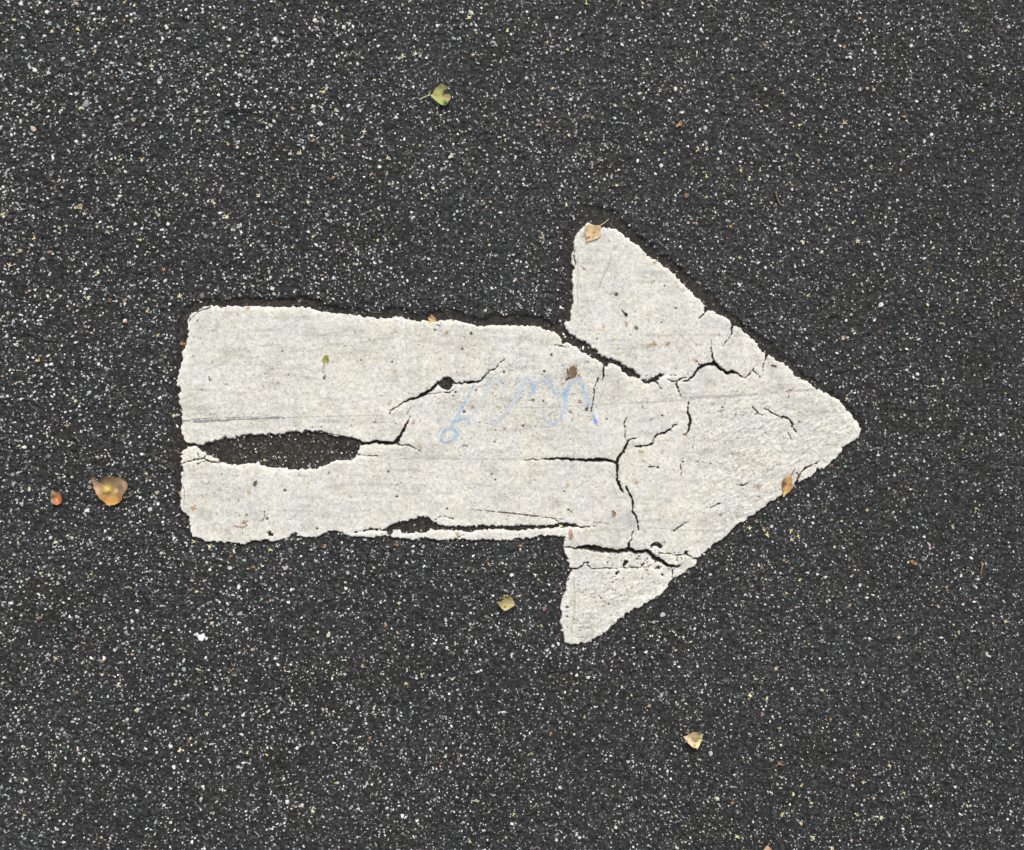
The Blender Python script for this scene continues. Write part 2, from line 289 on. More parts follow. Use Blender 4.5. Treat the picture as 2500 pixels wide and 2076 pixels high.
for _ in range(200):
    PITS.append((rg.uniform(1380, 1650), rg.uniform(1390, 1560), rg.uniform(0.8, 2.2)))
for _ in range(70):
    PITS.append((rg.uniform(1480, 1680), rg.uniform(1345, 1390), rg.uniform(1.0, 3.0)))
pit = np.zeros_like(X, dtype=np.float32)
for px_, py_, r_ in PITS:
    i = int((px_ - xs[0]) / G); j = int((py_ - ys[0]) / G); k = 8
    sl_ = (slice(max(0, j - k), j + k), slice(max(0, i - k), i + k))
    dd = np.hypot(X[sl_] - px_, (Y[sl_] - py_) * rg.uniform(0.8, 1.3))
    pit[sl_] = np.maximum(pit[sl_], 1 - sstep(r_ * 0.35, r_ * 0.75 + 0.6, dd))
# paint surface height: lumpy thermoplastic, rounded at the torn edges, rippled towards the tip and on the lower barb
rip = sstep(1640, 1800, X) * sstep(900, 1040, Y) + sstep(1390, 1440, X) * sstep(1400, 1440, Y)
u_ = (X * 0.80 - Y * 0.60); v_ = (X * 0.60 + Y * 0.80)
rip_h = vnoise(u_ / 2.6, v_, 6, 31) + 0.6 * vnoise(u_ / 1.6, v_, 3.5, 32)
edge = np.clip(D, 0, 60)
top = 0.00012 * vnoise(X, Y, 4, 21) + 0.00022 * fbm(X, Y, 22, 22) + 0.0012 * fbm(X, Y, 160, 24, 2)
top += 0.00055 * rip * rip_h * sstep(0, 12, D)
top += 0.00016 * np.exp(-((edge - 9) / 5) ** 2) * (0.6 + 0.6 * vnoise(X, Y, 14, 26))      # slightly raised, rounded rim
top -= 0.0006 * np.exp(-edge / 2.2)
top += 0.00030 * np.exp(-edge / 9) * vnoise(X, Y, 5, 27)
ZP = top - pit * 0.0012
ZP = np.where(D < 0, ZP + D * 0.0030, ZP); ZP = np.maximum(ZP, -0.0085)
# colours (albedo)
base = srgb(204, 202, 195)
tone = 1 + 0.06 * fbm(X, Y, 90, 41) + 0.09 * fbm(X / 2.2, Y, 16, 44, 3) + 0.10 * vnoise(X, Y, 7, 47) + 0.14 * vnoise(X, Y, 3.8, 48)
rim = np.exp(-np.clip(d_silh, 0, 60) / 9.0) + 0.4 * np.exp(-edge / 5)
tone = tone * (1 + 0.15 * np.clip(rim, 0, 1))
CP = base[None, None, :] * tone[..., None]
CP[..., 2] *= (1 - 0.05 * sstep(-.2, .8, fbm(X, Y, 60, 52)))
speck = sstep(0.28, 0.8, vnoise(X, Y, 3.0, 61) * 0.7 + 0.5 * vnoise(X, Y, 1.9, 62) + 0.16 * fbm(X, Y, 80, 63) + 0.12 * rip + 0.10 * np.exp(-((X - 1310) / 170) ** 2 - ((Y - 980) / 110) ** 2) + 0.22 * np.exp(-((X - 1500) / 110) ** 2 - ((Y - 1367) / 18) ** 2))
hu = fbm(X, Y, 30, 81)
CP = CP * (1 + hu[..., None] * np.array([-.018, -.006, .045]))
grime = np.clip(0.48 * speck + 0.22 * sstep(0.05, .7, fbm(X / 7, Y, 11, 65)) + 0.22 * sstep(0.15, .8, fbm(X, Y, 34, 66)), 0, 1) * (1 - 0.6 * np.clip(rim, 0, 1))
CP = CP * (1 - grime[..., None]) + srgb(112, 108, 98) * grime[..., None]
pnk = 0.3 * sstep(0.35, 0.9, fbm(X, Y, 70, 71)) * sstep(1380, 1500, X)
CP = CP * (1 - pnk[..., None] * np.array([0.0, 0.12, 0.14]))
FINE = [[(707,1019,2),(852,1015.5,1.4),(1000,1013,1)],[(1245,995,1.2),(1300,995.7,1.5),(1381,993,1.3),(1514,984.5,2),(1633,980,1.6),(1700,974,2.5),(1783,969,2),(1914,958,4),(1993,951,3)],
        [(1664,971,3),(1700,970,6),(1788,966.7,5),(1914,957,4),(1990,950,5)],[(1411,620,1.5),(1409,700,2.5),(1412,775,1.5)],[(1493,627,3),(1480,660,3),(1462,700,1)],
        [(1600,752,2),(1620,772,2.5)],[(1660,815,3),(1690,850,3),(1700,865,2)],[(1415,804,2),(1475,806,1.5)],[(500,904,2),(545,890,1)],[(463,1150,.8),(500,1140,.6)],[(900,828,3),(960,826,2)],[(975,1120,2),(1271,1122,2)],
        [(1400,1410,3),(1404,1460,3.5),(1402,1500,3),(1395,1540,2)],[(1581,1288,1.2),(1666,1295,1.6),(1775,1296.5,2.2)]]
fl = segfield(xs, ys, FINE, 40, True)
k_ = (1 - sstep(-0.5, 1.6, fl)) * (0.20 + 0.22 * sstep(-.4, .4, vnoise(X, Y, 7, 77)))
CP = CP * (1 - k_[..., None]) + srgb(110, 108, 112) * k_[..., None]
thin = 1 - sstep(-0.4, 1.5, d_crk)
k_ = np.clip(thin, 0, 1) * 0.85
CP = CP * (1 - k_[..., None]) + srgb(45, 42, 38) * k_[..., None]
k_ = np.clip(pit, 0, 1) * 0.9
CP = CP * (1 - k_[..., None]) + srgb(48, 45, 42) * k_[..., None]
k_ = (1 - sstep(-2.2, -0.4, D)) * 0.75          # the broken side of the slab gets darker towards its foot
CP = CP * (1 - k_[..., None]) + srgb(40, 38, 36) * k_[..., None]
CP = np.clip(CP, 0.005, 0.78)

arrow = tag(empty('painted_arrow', (WX(1250), WY(1060), 0)), 'cracked white painted arrow pointing right on dark asphalt', 'road marking')
act = D > -2.6
cell = act[:-1, :-1] | act[1:, :-1] | act[:-1, 1:] | act[1:, 1:]
head = ((X > 1377)[:-1, :-1])
ox, oy = WX(1250), WY(1060)
o = obj('arrow_head', grid_mesh('arrow_head', xs, ys, ZP, cell & head, CP, ox, oy), M_paint, arrow)
o['label'] = 'wide triangular head with branching cracks'
o = obj('arrow_shaft', grid_mesh('arrow_shaft', xs, ys, ZP, cell & ~head, CP, ox, oy), M_paint, arrow)
o['label'] = 'broad straight shaft with a long torn hole'
F_ZP = Field(xs, ys, ZP, -0.01); F_D = Field(xs, ys, D, -40.0); F_S = Field(xs, ys, d_silh, -40.0)

# faded blue scrawl and black rubber scuffs: worn films lying on the paint
def film(name, strokes, colf, wear, seed, label, lift=0.00022, step=0.8):
    P = np.array([p[:2] for s in strokes for p in s])
    a = np.arange(P[:, 0].min() - 9, P[:, 0].max() + 9, step); b = np.arange(P[:, 1].min() - 9, P[:, 1].max() + 9, step)
    XX, YY = np.meshgrid(a, b)
    d = segfield(a, b, strokes, 40, True) + 0.8 * vnoise(XX, YY, 5, seed) + 0.5 * vnoise(XX, YY, 2.3, seed + 1)
    d += wear(XX, YY)
    Z = F_ZP(XX, YY) + lift
    a_ = (d < 0) & (F_D(XX, YY) > 1.5)
    c_ = a_[:-1, :-1] & a_[1:, :-1] & a_[:-1, 1:] & a_[1:, 1:]
    o = obj(name, grid_mesh(name, a, b, Z, c_, colf(XX, YY), ox, oy), M_scrawl, arrow)
    o['label'] = label
    return o
def z3(L, s=900, t=700, k=4.2): return [(s + p[0] / k, t + p[1] / k, p[2] / k + 2.3) for p in L]
SCR = [z3([(1080,1010,20),(1000,1160,26),(920,1310,28),(860,1400,28),(845,1450,26)]),
       z3([(850,1450,26),(790,1470,26),(748,1530,28),(740,1590,22),(800,1597,16),(860,1575,28),(900,1520,30),(890,1470,26),(840,1445,24)]),
       z3([(860,1385,22),(920,1368,28),(970,1355,26),(1020,1362,26),(1040,1410,22)]),z3([(880,1590,14),(910,1530,24),(930,1480,18)]),
       z3([(1010,1420,12),(1070,1300,22),(1150,1180,22),(1210,1070,24),(1280,980,24),(1350,955,26),(1398,975,22),(1375,1080,16),(1340,1150,14)]),
       z3([(1260,1300,16),(1262,1370,22),(1290,1410,22),(1340,1370,18),(1400,1300,20),(1470,1210,26),(1530,1110,30),(1585,1000,30),(1600,940,24)]),
       z3([(1600,942,24),(1650,950,26),(1690,985,24),(1690,1060,26),(1655,1130,26)]),
       z3([(1690,1060,16),(1760,960,20),(1820,950,26),(1870,965,24),(1885,1030,28),(1905,1092,28),(1960,1120,26),(2012,1090,28),(2060,1000,22)]),
       z3([(1800,1180,12),(1790,1280,18),(1810,1370,20),(1850,1412,22),(1900,1412,22),(1965,1360,26),(2000,1260,32),(2020,1150,34),(2050,1030,28)]),
       z3([(350,640,24),(375,590,26),(430,540,24),(480,528,26),(515,560,24),(520,640,28),(548,710,34),(580,780,22),(600,840,16),(622,900,24),(652,975,34)], 1300, 800),
       z3([(430,985,14),(420,1045,24)], 1300, 800), z3([(350,820,12),(420,840,12)], 1300, 800)]
STR = [.85, 1.0, 1.0, .55, .42, .5, .75, .95, .7, .9, .5, .2]
def scrawl_col(x, y):
    a, b = x[0], y[:, 0]; k = np.zeros(x.shape, np.float32)
    for st_, w_ in zip(SCR, STR): k = np.maximum(k, w_ * (segfield(a, b, [st_], 40, True) < 1.6))
    k = np.clip(k * (0.8 + 0.5 * fbm(x, y, 22, 91) + 0.25 * vnoise(x, y, 4, 92)), 0.12, 1)[..., None]
    c = srgb(140, 168, 196) * k + srgb(200, 203, 202) * (1 - k)
    e = np.exp(-((x - 1454) ** 2 + (y - 1030) ** 2) / 90); e = np.clip(e, 0, 1)[..., None]
    return (c * (1 - e) + srgb(116, 146, 214) * e) * (1 + 0.10 * vnoise(x, y, 3, 95))[..., None]
film('blue_scrawl', SCR, scrawl_col, lambda x, y: 2.2 * sstep(0.0, 0.7, vnoise(x, y, 3.0, 93)) + 0.6 * fbm(x, y, 40, 94), 90, 'faded light blue handwritten scrawl')
def flat_col(c, s): return lambda x, y: c * (1 + 0.2 * vnoise(x, y, 4, s))[..., None]
for k, (st_, lab_) in enumerate([([(446,1028,7),(462,1028,8)],'grey smudge at the very tail'),([(471,1024,4),(520,1021,3.6),(576,1019.5,3),(700,1017,2.4)],'thin upper grey streak at the tail'),([(474,1030,7),(520,1027.5,8),(575,1024.5,6)],'wide grey streak at the tail'),([(580,1024,5),(640,1022.5,6),(707,1019.5,2.5)],'grey streak fading out above the torn hole')]):
    film('scuff_mark', [st_], flat_col(srgb(134, 133, 136), 101), lambda x, y: 2.0 * sstep(0.0, 0.7, vnoise(x / 9, y, 2.0, 102)) + 1.2 * sstep(0.1, .8, vnoise(x, y, 3, 104)), 103 + k, lab_)
film('scuff_mark', [[(1150,1243.5,2),(1200,1248,3),(1252,1253.6,4.5),(1300,1259.5,4.5),(1364,1266,3),(1383,1268.5,1.5)]], flat_col(srgb(84, 74, 70), 105), lambda x, y: 1.8 * sstep(0.1, 0.8, vnoise(x / 5, y, 2.0, 106)), 108, 'slanting dark brown scuff near the lower edge')
film('scuff_mark', [[(1425,1271,1.6),(1465,1276,2.4),(1504,1281,1.6)]], flat_col(srgb(120, 104, 98), 105), lambda x, y: 1.2 * sstep(0.1, 0.8, vnoise(x / 5, y, 2.0, 106)), 109, 'short faint scuff continuing the dark one')

# ------------------------------------------------------------------ asphalt
d_moat = sdf(xs, ys, rough(MOAT, 2.2, 9, 5, True), 60.0)
for Q_ in ([(470,1078),(560,1045),(760,1035),(900,1075),(900,1095),(860,1140),(780,1160),(640,1155),(500,1130),(470,1100)], [(870,1280),(1000,1250),(1060,1250),(1120,1272),(1450,1268),(1450,1296),(1100,1308),(870,1306)], [(1060,905),(1125,905),(1125,965),(1060,965)], [(1400,1320),(1650,1320),(1670,1395),(1400,1360)]):
    d_moat = np.maximum(d_moat, sdf(xs, ys, Q_, 60.0))
F_M = Field(xs, ys, d_moat.astype(np.float32), -60.0)
def axis(lo, hi, step, far):
    core = np.arange(lo, hi + step, step); o_ = [core[-1]]; s = step
    while o_[-1] < far: s *= 1.35; o_.append(o_[-1] + s)
    p_ = [core[0]]; s = step
    while p_[-1] > -far: s *= 1.35; p_.append(p_[-1] - s)
    return np.concatenate([np.array(p_[:0:-1]), core, np.array(o_[1:])])
AS = 2.5
ax_ = axis(-260, 2760, AS, 120000); ay_ = axis(-230, 2310, AS, 120000)
def soft(x, y): return 1 - 0.75 * np.exp(-((x - 1400) ** 2 + (y - 515) ** 2) / 45 ** 2)
def moat_t(x, y):
    n = 4.0 * vnoise(x, y, 38, 112) + 3.4 * vnoise(x, y, 15, 110) + 2.2 * vnoise(x, y, 6, 111)
    m = np.maximum(F_M(x, y), F_S(x, y) + 7) + n
    return m
def asph(x, y, fine=True):
    m = moat_t(x, y); t = sstep(-3.5, 3.5, m) * soft(x, y)
    lump = np.abs(vnoise(x, y, 8, 120)) * 0.9 + np.abs(vnoise(x, y, 15, 121)) * 0.9
    z = -0.0024 + 0.0017 * (lump - 0.6) + 0.00055 * vnoise(x, y, 3.6, 122) + 0.0008 * fbm(x, y, 220, 123, 2)
    wl = sstep(1300, 200, x) * 0.8 + 0.2; u = x * 0.93 + y * 0.36; v = -x * 0.36 + y * 0.93
    z = z + 0.0007 * wl * vnoise(u / 2.8, v, 8, 145) + 0.0006 * (1 - wl) * vnoise((x * .5 - y * .86) / 2.2, x * .86 + y * .5, 6, 146)
    fm = F_M(x, y)
    z = z + 0.0009 * np.exp(np.minimum(fm, 0) / 26) * (fm > -59) * (1 + 0.5 * vnoise(x, y, 18, 124)) * sstep(1180, 1000, y)
    zf = -0.0042 + 0.00022 * vnoise(x, y, 9, 125) + 0.00016 * vnoise(x, y, 3.5, 126) + 0.0004 * fbm(x, y, 40, 127, 2)
    zf = np.where((F_S(x, y) > 3), -0.0058, zf)
    return z * (1 - t) + zf * t
XA, YA = np.meshgrid(ax_, ay_)
ZA = asph(XA, YA)
far_ = (np.abs(XA - CX) > 1800) | (np.abs(YA - CY) > 1600)
ZA = np.where(far_, -0.0024, ZA)
ta = sstep(-3, 4, moat_t(XA, YA)) * soft(XA, YA)
ca = srgb(44, 45, 46) * (1 + 0.18 * fbm(XA, YA, 170, 130) + 0.16 * fbm(XA, YA, 600, 137, 2) + 0.22 * vnoise(XA, YA, 6, 131) + 0.12 * vnoise(XA, YA, 3.2, 132))[..., None]
brown = sstep(0.0, 0.9, fbm(XA, YA, 90, 135)) * 0.7
ca = ca * (1 - brown[..., None]) + srgb(42, 41, 37) * brown[..., None]
cm = srgb(47, 44, 40) * (1 + 0.14 * vnoise(XA, YA, 9, 133) + 0.10 * vnoise(XA, YA, 3.5, 134))[..., None]
CA = ca * (1 - ta[..., None]) + cm * ta[..., None]
keep = np.ones((len(ay_) - 1, len(ax_) - 1), bool)
used, q = grid_quads(keep)
co_g = np.stack([WX(XA).ravel(), WY(YA).ravel(), ZA.ravel()], 1)
col_g = CA.reshape(-1, 3)

# stone chips pressed into the bitumen: every one a faceted grain with its own shape, tilt and mineral colour
PAL = np.array([srgb(226,227,226), srgb(206,207,208), srgb(180,182,184), srgb(148,150,152), srgb(112,113,116), srgb(86,88,90), srgb(204,198,178), srgb(184,170,128), srgb(188,166,156), srgb(150,112,98), srgb(162,174,178), srgb(122,112,100)])
PW = np.array([.16, .16, .13, .14, .17, .19, .055, .018, .018, .006, .016, .02]); PW /= PW.sum()
def scatter(n, rmin, rmax, powr, seed, fwhite=None, moat_p=0.12):
    g = np.random.default_rng(seed)
    x = g.uniform(-430, 2930, n); y = g.uniform(-380, 2460, n)
    # the chips get finer and a little denser to the right and to the bottom
    fx = np.clip(x / 2500, 0, 1); fy = np.clip(y / 2076, 0, 1)
    fine = 0.65 * fx + 0.35 * fy
    r = (rmin + (rmax - rmin) * g.random(n) ** powr) * (1.14 - 0.42 * fine)
    dens = 0.78 + 0.28 * fbm(x, y, 150, 140) + 0.22 * fbm(x, y, 45, 141) + 0.12 * fine
    m = moat_t(x, y); s = F_S(x, y)
    dens = np.where(m > -2, moat_p * (1 + 2.2 * np.clip(fbm(x, y, 34, 143), -.35, 1)) * (1 + 2.0 * (m < 5)) + 0.8 * (1 - soft(x, y)), dens)
    ok = (g.random(n) < dens) & (s < -r * 0.6)
    ok |= (s > 6) & (F_D(x, y) < -12) & (g.random(n) < 0)
    return x[ok], y[ok], r[ok], g
def ring_chips(x, y, r, g, n, pal_i=None, elong=None, flat=False):
    k = len(x)
    th0 = g.uniform(0, 2 * np.pi, k)[:, None]
    th = th0 + (np.arange(n)[None, :] + g.uniform(-.36, .36, (k, n))) * 2 * np.pi / n
    rr = r[:, None] * g.uniform(0.60, 1.18, (k, n))
    e = g.uniform(0.38, 1.0, k) if elong is None else elong
    # grains lie preferentially along the rolling direction
    pref = np.where(x < 900, -0.45, 0.9) * -1; pref = np.where(np.abs(x - 1100) < 500, g.uniform(-1.6, 1.6, k), pref)
    rot = np.where(g.random(k) < 0.55, pref * -1 + g.normal(0, .5, k), g.uniform(0, np.pi, k))
    lx = rr * np.cos(th); ly = rr * np.sin(th) * e[:, None]
    c, s = np.cos(rot)[:, None], np.sin(rot)[:, None]
    dx, dy = lx * c - ly * s, lx * s + ly * c
    z0 = asph(x, y)
    h = r * PX * g.uniform(0.10, 0.34, k) + 0.00025
    tx = g.normal(0, .16, k); ty = g.normal(0, .16, k)
    ci = g.choice(len(PAL), k, p=PW) if pal_i is None else pal_i
    colr = PAL[ci] * g.uniform(0.82, 1.1, (k, 1)) * g.uniform(0.98, 1.02, (k, 3))
    def P(sx, zz):
        return np.stack([WX(x[:, None] + dx * sx), WY(y[:, None] + dy * sx), z0[:, None] + zz + (dx * tx[:, None] + dy * ty[:, None]) * PX * sx], 2)
    bot = P(1.0, np.full((k, n), -0.0011)); 
    if flat:
        cen = np.stack([WX(x), WY(y), z0 + h], 1)[:, None, :]
        V = np.concatenate([bot + np.array([0, 0, 0.0009]), cen], 1); nv = n + 1
        f = []
        for a in range(n): f.append([a, n, (a + 1) % n])
        f = np.array(f)[:, ::-1]; F = (np.arange(k)[:, None, None] * nv + f[None]).reshape(-1); tot = np.full(k * n, 3)
        CC = np.repeat(colr, nv, 0)
        return V.reshape(-1, 3), F, tot, CC
    sh = g.uniform(0.62, 0.86, (k, 1))
    topv = P(sh, h[:, None] * g.uniform(0.65, 1.1, (k, n)))
    cen = np.stack([WX(x + g.normal(0, .2, k) * r), WY(y + g.normal(0, .2, k) * r), z0 + h * 1.15], 1)[:, None, :]
    V = np.concatenate([bot, topv, cen], 1); nv = 2 * n + 1
    quads = np.array([[(a + 1) % n, a, n + a, n + (a + 1) % n] for a in range(n)]); tris = np.array([[n + (a + 1) % n, n + a, 2 * n] for a in range(n)])
    base_ = np.arange(k)[:, None, None] * nv
    Fq = (base_ + quads[None]).reshape(k, -1); Ft = (base_ + tris[None]).reshape(k, -1)
    F = np.concatenate([Fq, Ft], 1).reshape(-1); tot = np.tile(np.concatenate([np.full(n, 4), np.full(n, 3)]), k)
    CC = np.repeat(colr, nv, 0)
    return V.reshape(-1, 3), F, tot, CC
parts = []
def add_chips(n, rmin, rmax, powr, seed, sides, flat=False, moat_p=0.12):
    x, y, r, g = scatter(n, rmin, rmax, powr, seed, moat_p=moat_p)
    parts.append(ring_chips(x, y, r, g, sides, flat=flat))
add_chips(15000, 3.4, 7.6, 2.2, 201, 5, moat_p=0.06)
add_chips(15000, 3.0, 6.2, 1.8, 206, 4, moat_p=0.06)
add_chips(30000, 2.6, 5.2, 1.6, 202, 5, moat_p=0.06)
add_chips(50000, 1.8, 3.8, 1.3, 203, 4, moat_p=0.09)
add_chips(50000, 1.4, 3.0, 1.3, 204, 4, True, moat_p=0.12)
add_chips(36000, 1.0, 2.2, 1.0, 205, 3, True, moat_p=0.16)
# conspicuous larger stones, where they lie
BIG = [(47,612,9,7),(119,616,8,9),(493,723,7,5),(209,252,12,3),(183,228,9,1),(80,313,10,8),(323,292,9,7),(492,1556,14,0),(480,1550,7,1),(503,1560,7,0),(334,1735,10,6),(369,1581,8,1),(385,1587,7,0),(447,1636,8,10),(780,300,10,1),(579,255,8,1),(2270,1330,9,8),(2272,1340,7,2),(2016,1410,7,0),(2101,1429,7,1),(2293,1482,6,8),(2076,1480,6,8),(1862,1746,7,9),(2152,745,10,1),(2060,825,7,8),(1649,216,8,6),(1618,1502,10,2),(1676,478,9,9),(1681,543,6,8),(1152,31,9,6),(1108,93,8,10),(1722,312,8,2),(97,145,6,2),(280,101,6,0),(70,8,9,8),(64,38,5,9),(119,57,8,10),(83,170,8,0),(688,528,7,10),(798,525,8,8),(876,353,7,8),(493,722,9,11),(707,1344,9,4),(738,1377,6,6),(698,1386,7,8),(1022,1318,6,2),(1008,1347,7,2),(1009,1335,5,1),(2082,1045,6,1),(1708,690,7,4),(1337,770,8,3),(1368,783,6,2),(1376,815,5,0),(1380,822,4,0),(560,1388,7,1),(584,1500,9,3),(560,1500,6,8),(1690,1808,5,4),(1735,1842,9,2),(1737,1838,5,1),(2389,1415,8,2),(1230,262,5,1),(586,790,6,6),(586,1090,6,3)]
B = np.array(BIG, float); gB = np.random.default_rng(9)
B = B[F_S(B[:, 0], B[:, 1]) < 0]
parts.append(ring_chips(B[:, 0], B[:, 1], B[:, 2] * 0.95, gB, 7, pal_i=B[:, 3].astype(int), elong=gB.uniform(0.6, 0.95, len(B))))
# grit and moss crumbs at the bottom of the torn hole in the shaft
gh = np.random.default_rng(31)
hx = gh.normal(695, 62, 900); hy = gh.normal(1104, 16, 900)
ok = (F_S(hx, hy) < -4) & (F_S(hx, hy) > -60); hx, hy = hx[ok], hy[ok]
parts.append(ring_chips(hx, hy, gh.uniform(0.8, 2.2, len(hx)), gh, 3, pal_i=gh.choice([4, 5, 7, 9, 11, 11, 11, 5], len(hx)), elong=gh.uniform(.2, .7, len(hx)), flat=True))
hx = gh.uniform(470, 890, 260); hy = gh.uniform(1060, 1145, 260); ok = (F_S(hx, hy) < -4); hx, hy = hx[ok], hy[ok]
parts.append(ring_chips(hx, hy, gh.uniform(1.2, 3.6, len(hx)), gh, 5))
gp = np.random.default_rng(41)
hx = gp.uniform(425, 2110, 60000); hy = gp.uniform(535, 1590, 60000); sd_ = F_S(hx, hy)
ok = (sd_ < -1.0) & (gp.random(60000) < 0.30 * np.exp(sd_ / 3.2) + 0.004 * (sd_ > -22)); hx, hy = hx[ok], hy[ok]
parts.append(ring_chips(hx, hy, gp.uniform(0.9, 2.8, len(hx)) , gp, 5, pal_i=gp.choice([0, 0, 1, 1, 6], len(hx))))
co = [co_g]; cl = [col_g]; lo = [q.ravel()]; to = [np.full(len(q), 4)]; off = len(co_g)
for V, F, T, Cc in parts:
    co.append(V); cl.append(Cc); lo.append(F + off); to.append(T); off += len(V)
co = np.concatenate(co); cl = np.concatenate(cl); lo = np.concatenate(lo); to = np.concatenate(to)
st = np.concatenate([[0], np.cumsum(to)[:-1]])
isg = np.arange(len(to)) < len(q)
me = mesh_np('road', co, lo, st, to, cl, matidx=(~isg).astype(int), smooth=isg)
road = obj('road', me, [M_asph, M_chip]); tag(road, 'dark asphalt set with fine white stone chips', kind='structure')
del road['label']

# surface height for things that lie on the ground
def ground(x, y):
    zp = F_ZP(np.array([x]), np.array([y]))[0]; za = asph(np.array([float(x)]), np.array([float(y)]))[0] + 0.0009
    return max(zp, za)

# ------------------------------------------------------------------ leaves
def tube(name, pts, r0, r1, colr, parent=None, origin=(0, 0, 0), sides=6, material=None):
    """tapered stalk through 3-D points"""
    P = [np.array(p, float) for p in pts]; Q = []
    for a, b in zip(P[:-1], P[1:]):
        for k in range(4): Q.append(a + (b - a) * k / 4)
    Q.append(P[-1]); n = len(Q); V = []; C_ = []
    for k, p in enumerate(Q):
        t = Q[min(k + 1, n - 1)] - Q[max(k - 1, 0)]; t /= (np.linalg.norm(t) + 1e-9)
        s_ = np.cross(t, [0, 0, 1]); s_ /= (np.linalg.norm(s_) + 1e-9); u2 = np.cross(s_, t)
        r = (r0 + (r1 - r0) * k / (n - 1)) * (1 + 0.18 * math.sin(k * 2.3))
        for a in range(sides):
            an = 2 * math.pi * a / sides
            V.append(p + (s_ * math.cos(an) + u2 * math.sin(an)) * r - np.array(origin)); C_.append(colr)
    F = []; T = []
    for k in range(n - 1):
        for a in range(sides):
            b = (a + 1) % sides; F += [k * sides + a, k * sides + b, (k + 1) * sides + b, (k + 1) * sides + a]; T.append(4)
    F += list(range(sides))[::-1]; T.append(sides); F += [(n - 1) * sides + a for a in range(sides)]; T.append(sides)
    T = np.array(T); me = mesh_np(name, np.array(V), np.array(F), np.concatenate([[0], np.cumsum(T)[:-1]]), T, np.array(C_))
    return obj(name, me, material or M_stem, parent)
def leaf(poly, stem, base_c, blobs, label, tip, veins=True, lift=0.0015, curl=0.002, tooth=0.9, step=0.8, stem_c=(150, 130, 95), stem_r=0.00055, seed=1, name='fallen_leaf', cat='leaf', waves=1.0, spots=0.3, group=None):
    P = np.array(poly, float); cx_, cy_ = P.mean(0); size = max(np.ptp(P[:, 0]), np.ptp(P[:, 1]))
    base_pt = np.array(stem[0][:2], float) if stem else P[np.argmax(np.hypot(P[:, 0] - tip[0], P[:, 1] - tip[1]))]
    gz = ground(cx_, cy_)
    org = (float(WX(cx_)), float(WY(cy_)), float(gz))
    root = tag(empty(name, org), label, cat, group)
    a = np.arange(P[:, 0].min() - 3, P[:, 0].max() + 3, step); b = np.arange(P[:, 1].min() - 3, P[:, 1].max() + 3, step)
    XX, YY = np.meshgrid(a, b)
    d = sdf(a, b, rough(list(map(tuple, poly)), tooth, 4.0, seed, True))
    inn = d > 0
    cell = inn[:-1, :-1] & inn[1:, :-1] & inn[:-1, 1:] & inn[1:, 1:]
    tv = np.array(tip, float) - base_pt; L = np.hypot(*tv); tv /= L; nv = np.array([-tv[1], tv[0]])
    uu = ((XX - base_pt[0]) * tv[0] + (YY - base_pt[1]) * tv[1]) / L
    vv = ((XX - base_pt[0]) * nv[0] + (YY - base_pt[1]) * nv[1]) / L
    g0 = F_ZP(XX, YY); g1 = asph(XX, YY) + 0.0006
    gr = np.maximum(np.maximum(g0, g1), gz - 0.0015)
    # relaxed blade: rests on the ground along its middle, its margins lift and wave
    Z = gz + lift + 0.0003 + curl * (vv * 2) ** 2 * (1 + 0.6 * np.sin(uu * 5 + seed)) + 0.0009 * waves * fbm(XX, YY, size * 0.35, 150 + seed, 2)
    Z += curl * 0.7 * np.clip(uu - 0.55, 0, 1) ** 2 * 3
    C_ = np.ones(XX.shape + (3,), np.float32) * srgb(*base_c)
    C_ *= (1 + 0.16 * fbm(XX, YY, size * 0.2, 160 + seed))[..., None]
    for bx, by, br, bc in blobs:
        k = np.exp(-((XX - bx) ** 2 + (YY - by) ** 2) / (br * br)); k = np.clip(k * (1.15 + 0.5 * vnoise(XX, YY, size * .09, 170 + seed)), 0, 1)[..., None]
        C_ = C_ * (1 - k) + srgb(*bc) * k
    if spots:
        sp = sstep(0.42, 0.75, vnoise(XX, YY, max(3.0, size * 0.06), 180 + seed)) * spots * 1.6
        C_ = C_ * (1 - sp[..., None]) + C_ * np.array([.5, .43, .37]) * sp[..., None]
    if veins:
        mid = np.exp(-(vv * L / (0.012 * size + 0.7)) ** 2) * sstep(1.05, 0.9, uu)
        ph = (uu - np.abs(vv) * 0.85) * 7.5; sec = np.exp(-((ph - np.round(ph)) * L / 7.5 / 0.75) ** 2) * (np.abs(vv) < .45) * (uu < .95)
        k = np.clip(mid * 0.6 + sec * 0.3, 0, 1)[..., None]
        C_ = C_ * (1 - k) + (C_ * 1.25 + 0.03) * k
        Z -= 0.00025 * mid + 0.00018 * sec
    ed = np.exp(-np.clip(d, 0, 30) / 1.3)[..., None] * 0.35 * min(1, size / 60)
    C_ = C_ * (1 - ed) + C_ * np.array([.7, .6, .5]) * ed
    lum = C_.mean(2, keepdims=True); C_ = (C_ * 0.82 + lum * 0.18) * 0.9
    bl = obj('blade', grid_mesh('blade', a, b, Z, cell, np.clip(C_, 0.004, 0.8), *org), M_leaf, root)
    so_ = bl.modifiers.new('thickness', 'SOLIDIFY'); so_.thickness = 0.00022; so_.offset = 0
    if stem:
        i = int(np.clip((base_pt[0] - a[0]) / step, 0, len(a) - 1)); j = int(np.clip((base_pt[1] - b[0]) / step, 0, len(b) - 1))
        zb = float(Z[j, i]); n = len(stem)
        pts = []
        for k, s in enumerate(stem):
            t = k / max(1, n - 1); zz = zb * (1 - t) + (ground(s[0], s[1]) + 0.0012 + stem_r) * t
            pts.append((float(WX(s[0])), float(WY(s[1])), max(zz, ground(s[0], s[1]) + stem_r * .6)))
        tube('stem', pts, stem_r, stem_r * 0.75, srgb(*stem_c), root, org)
    return root
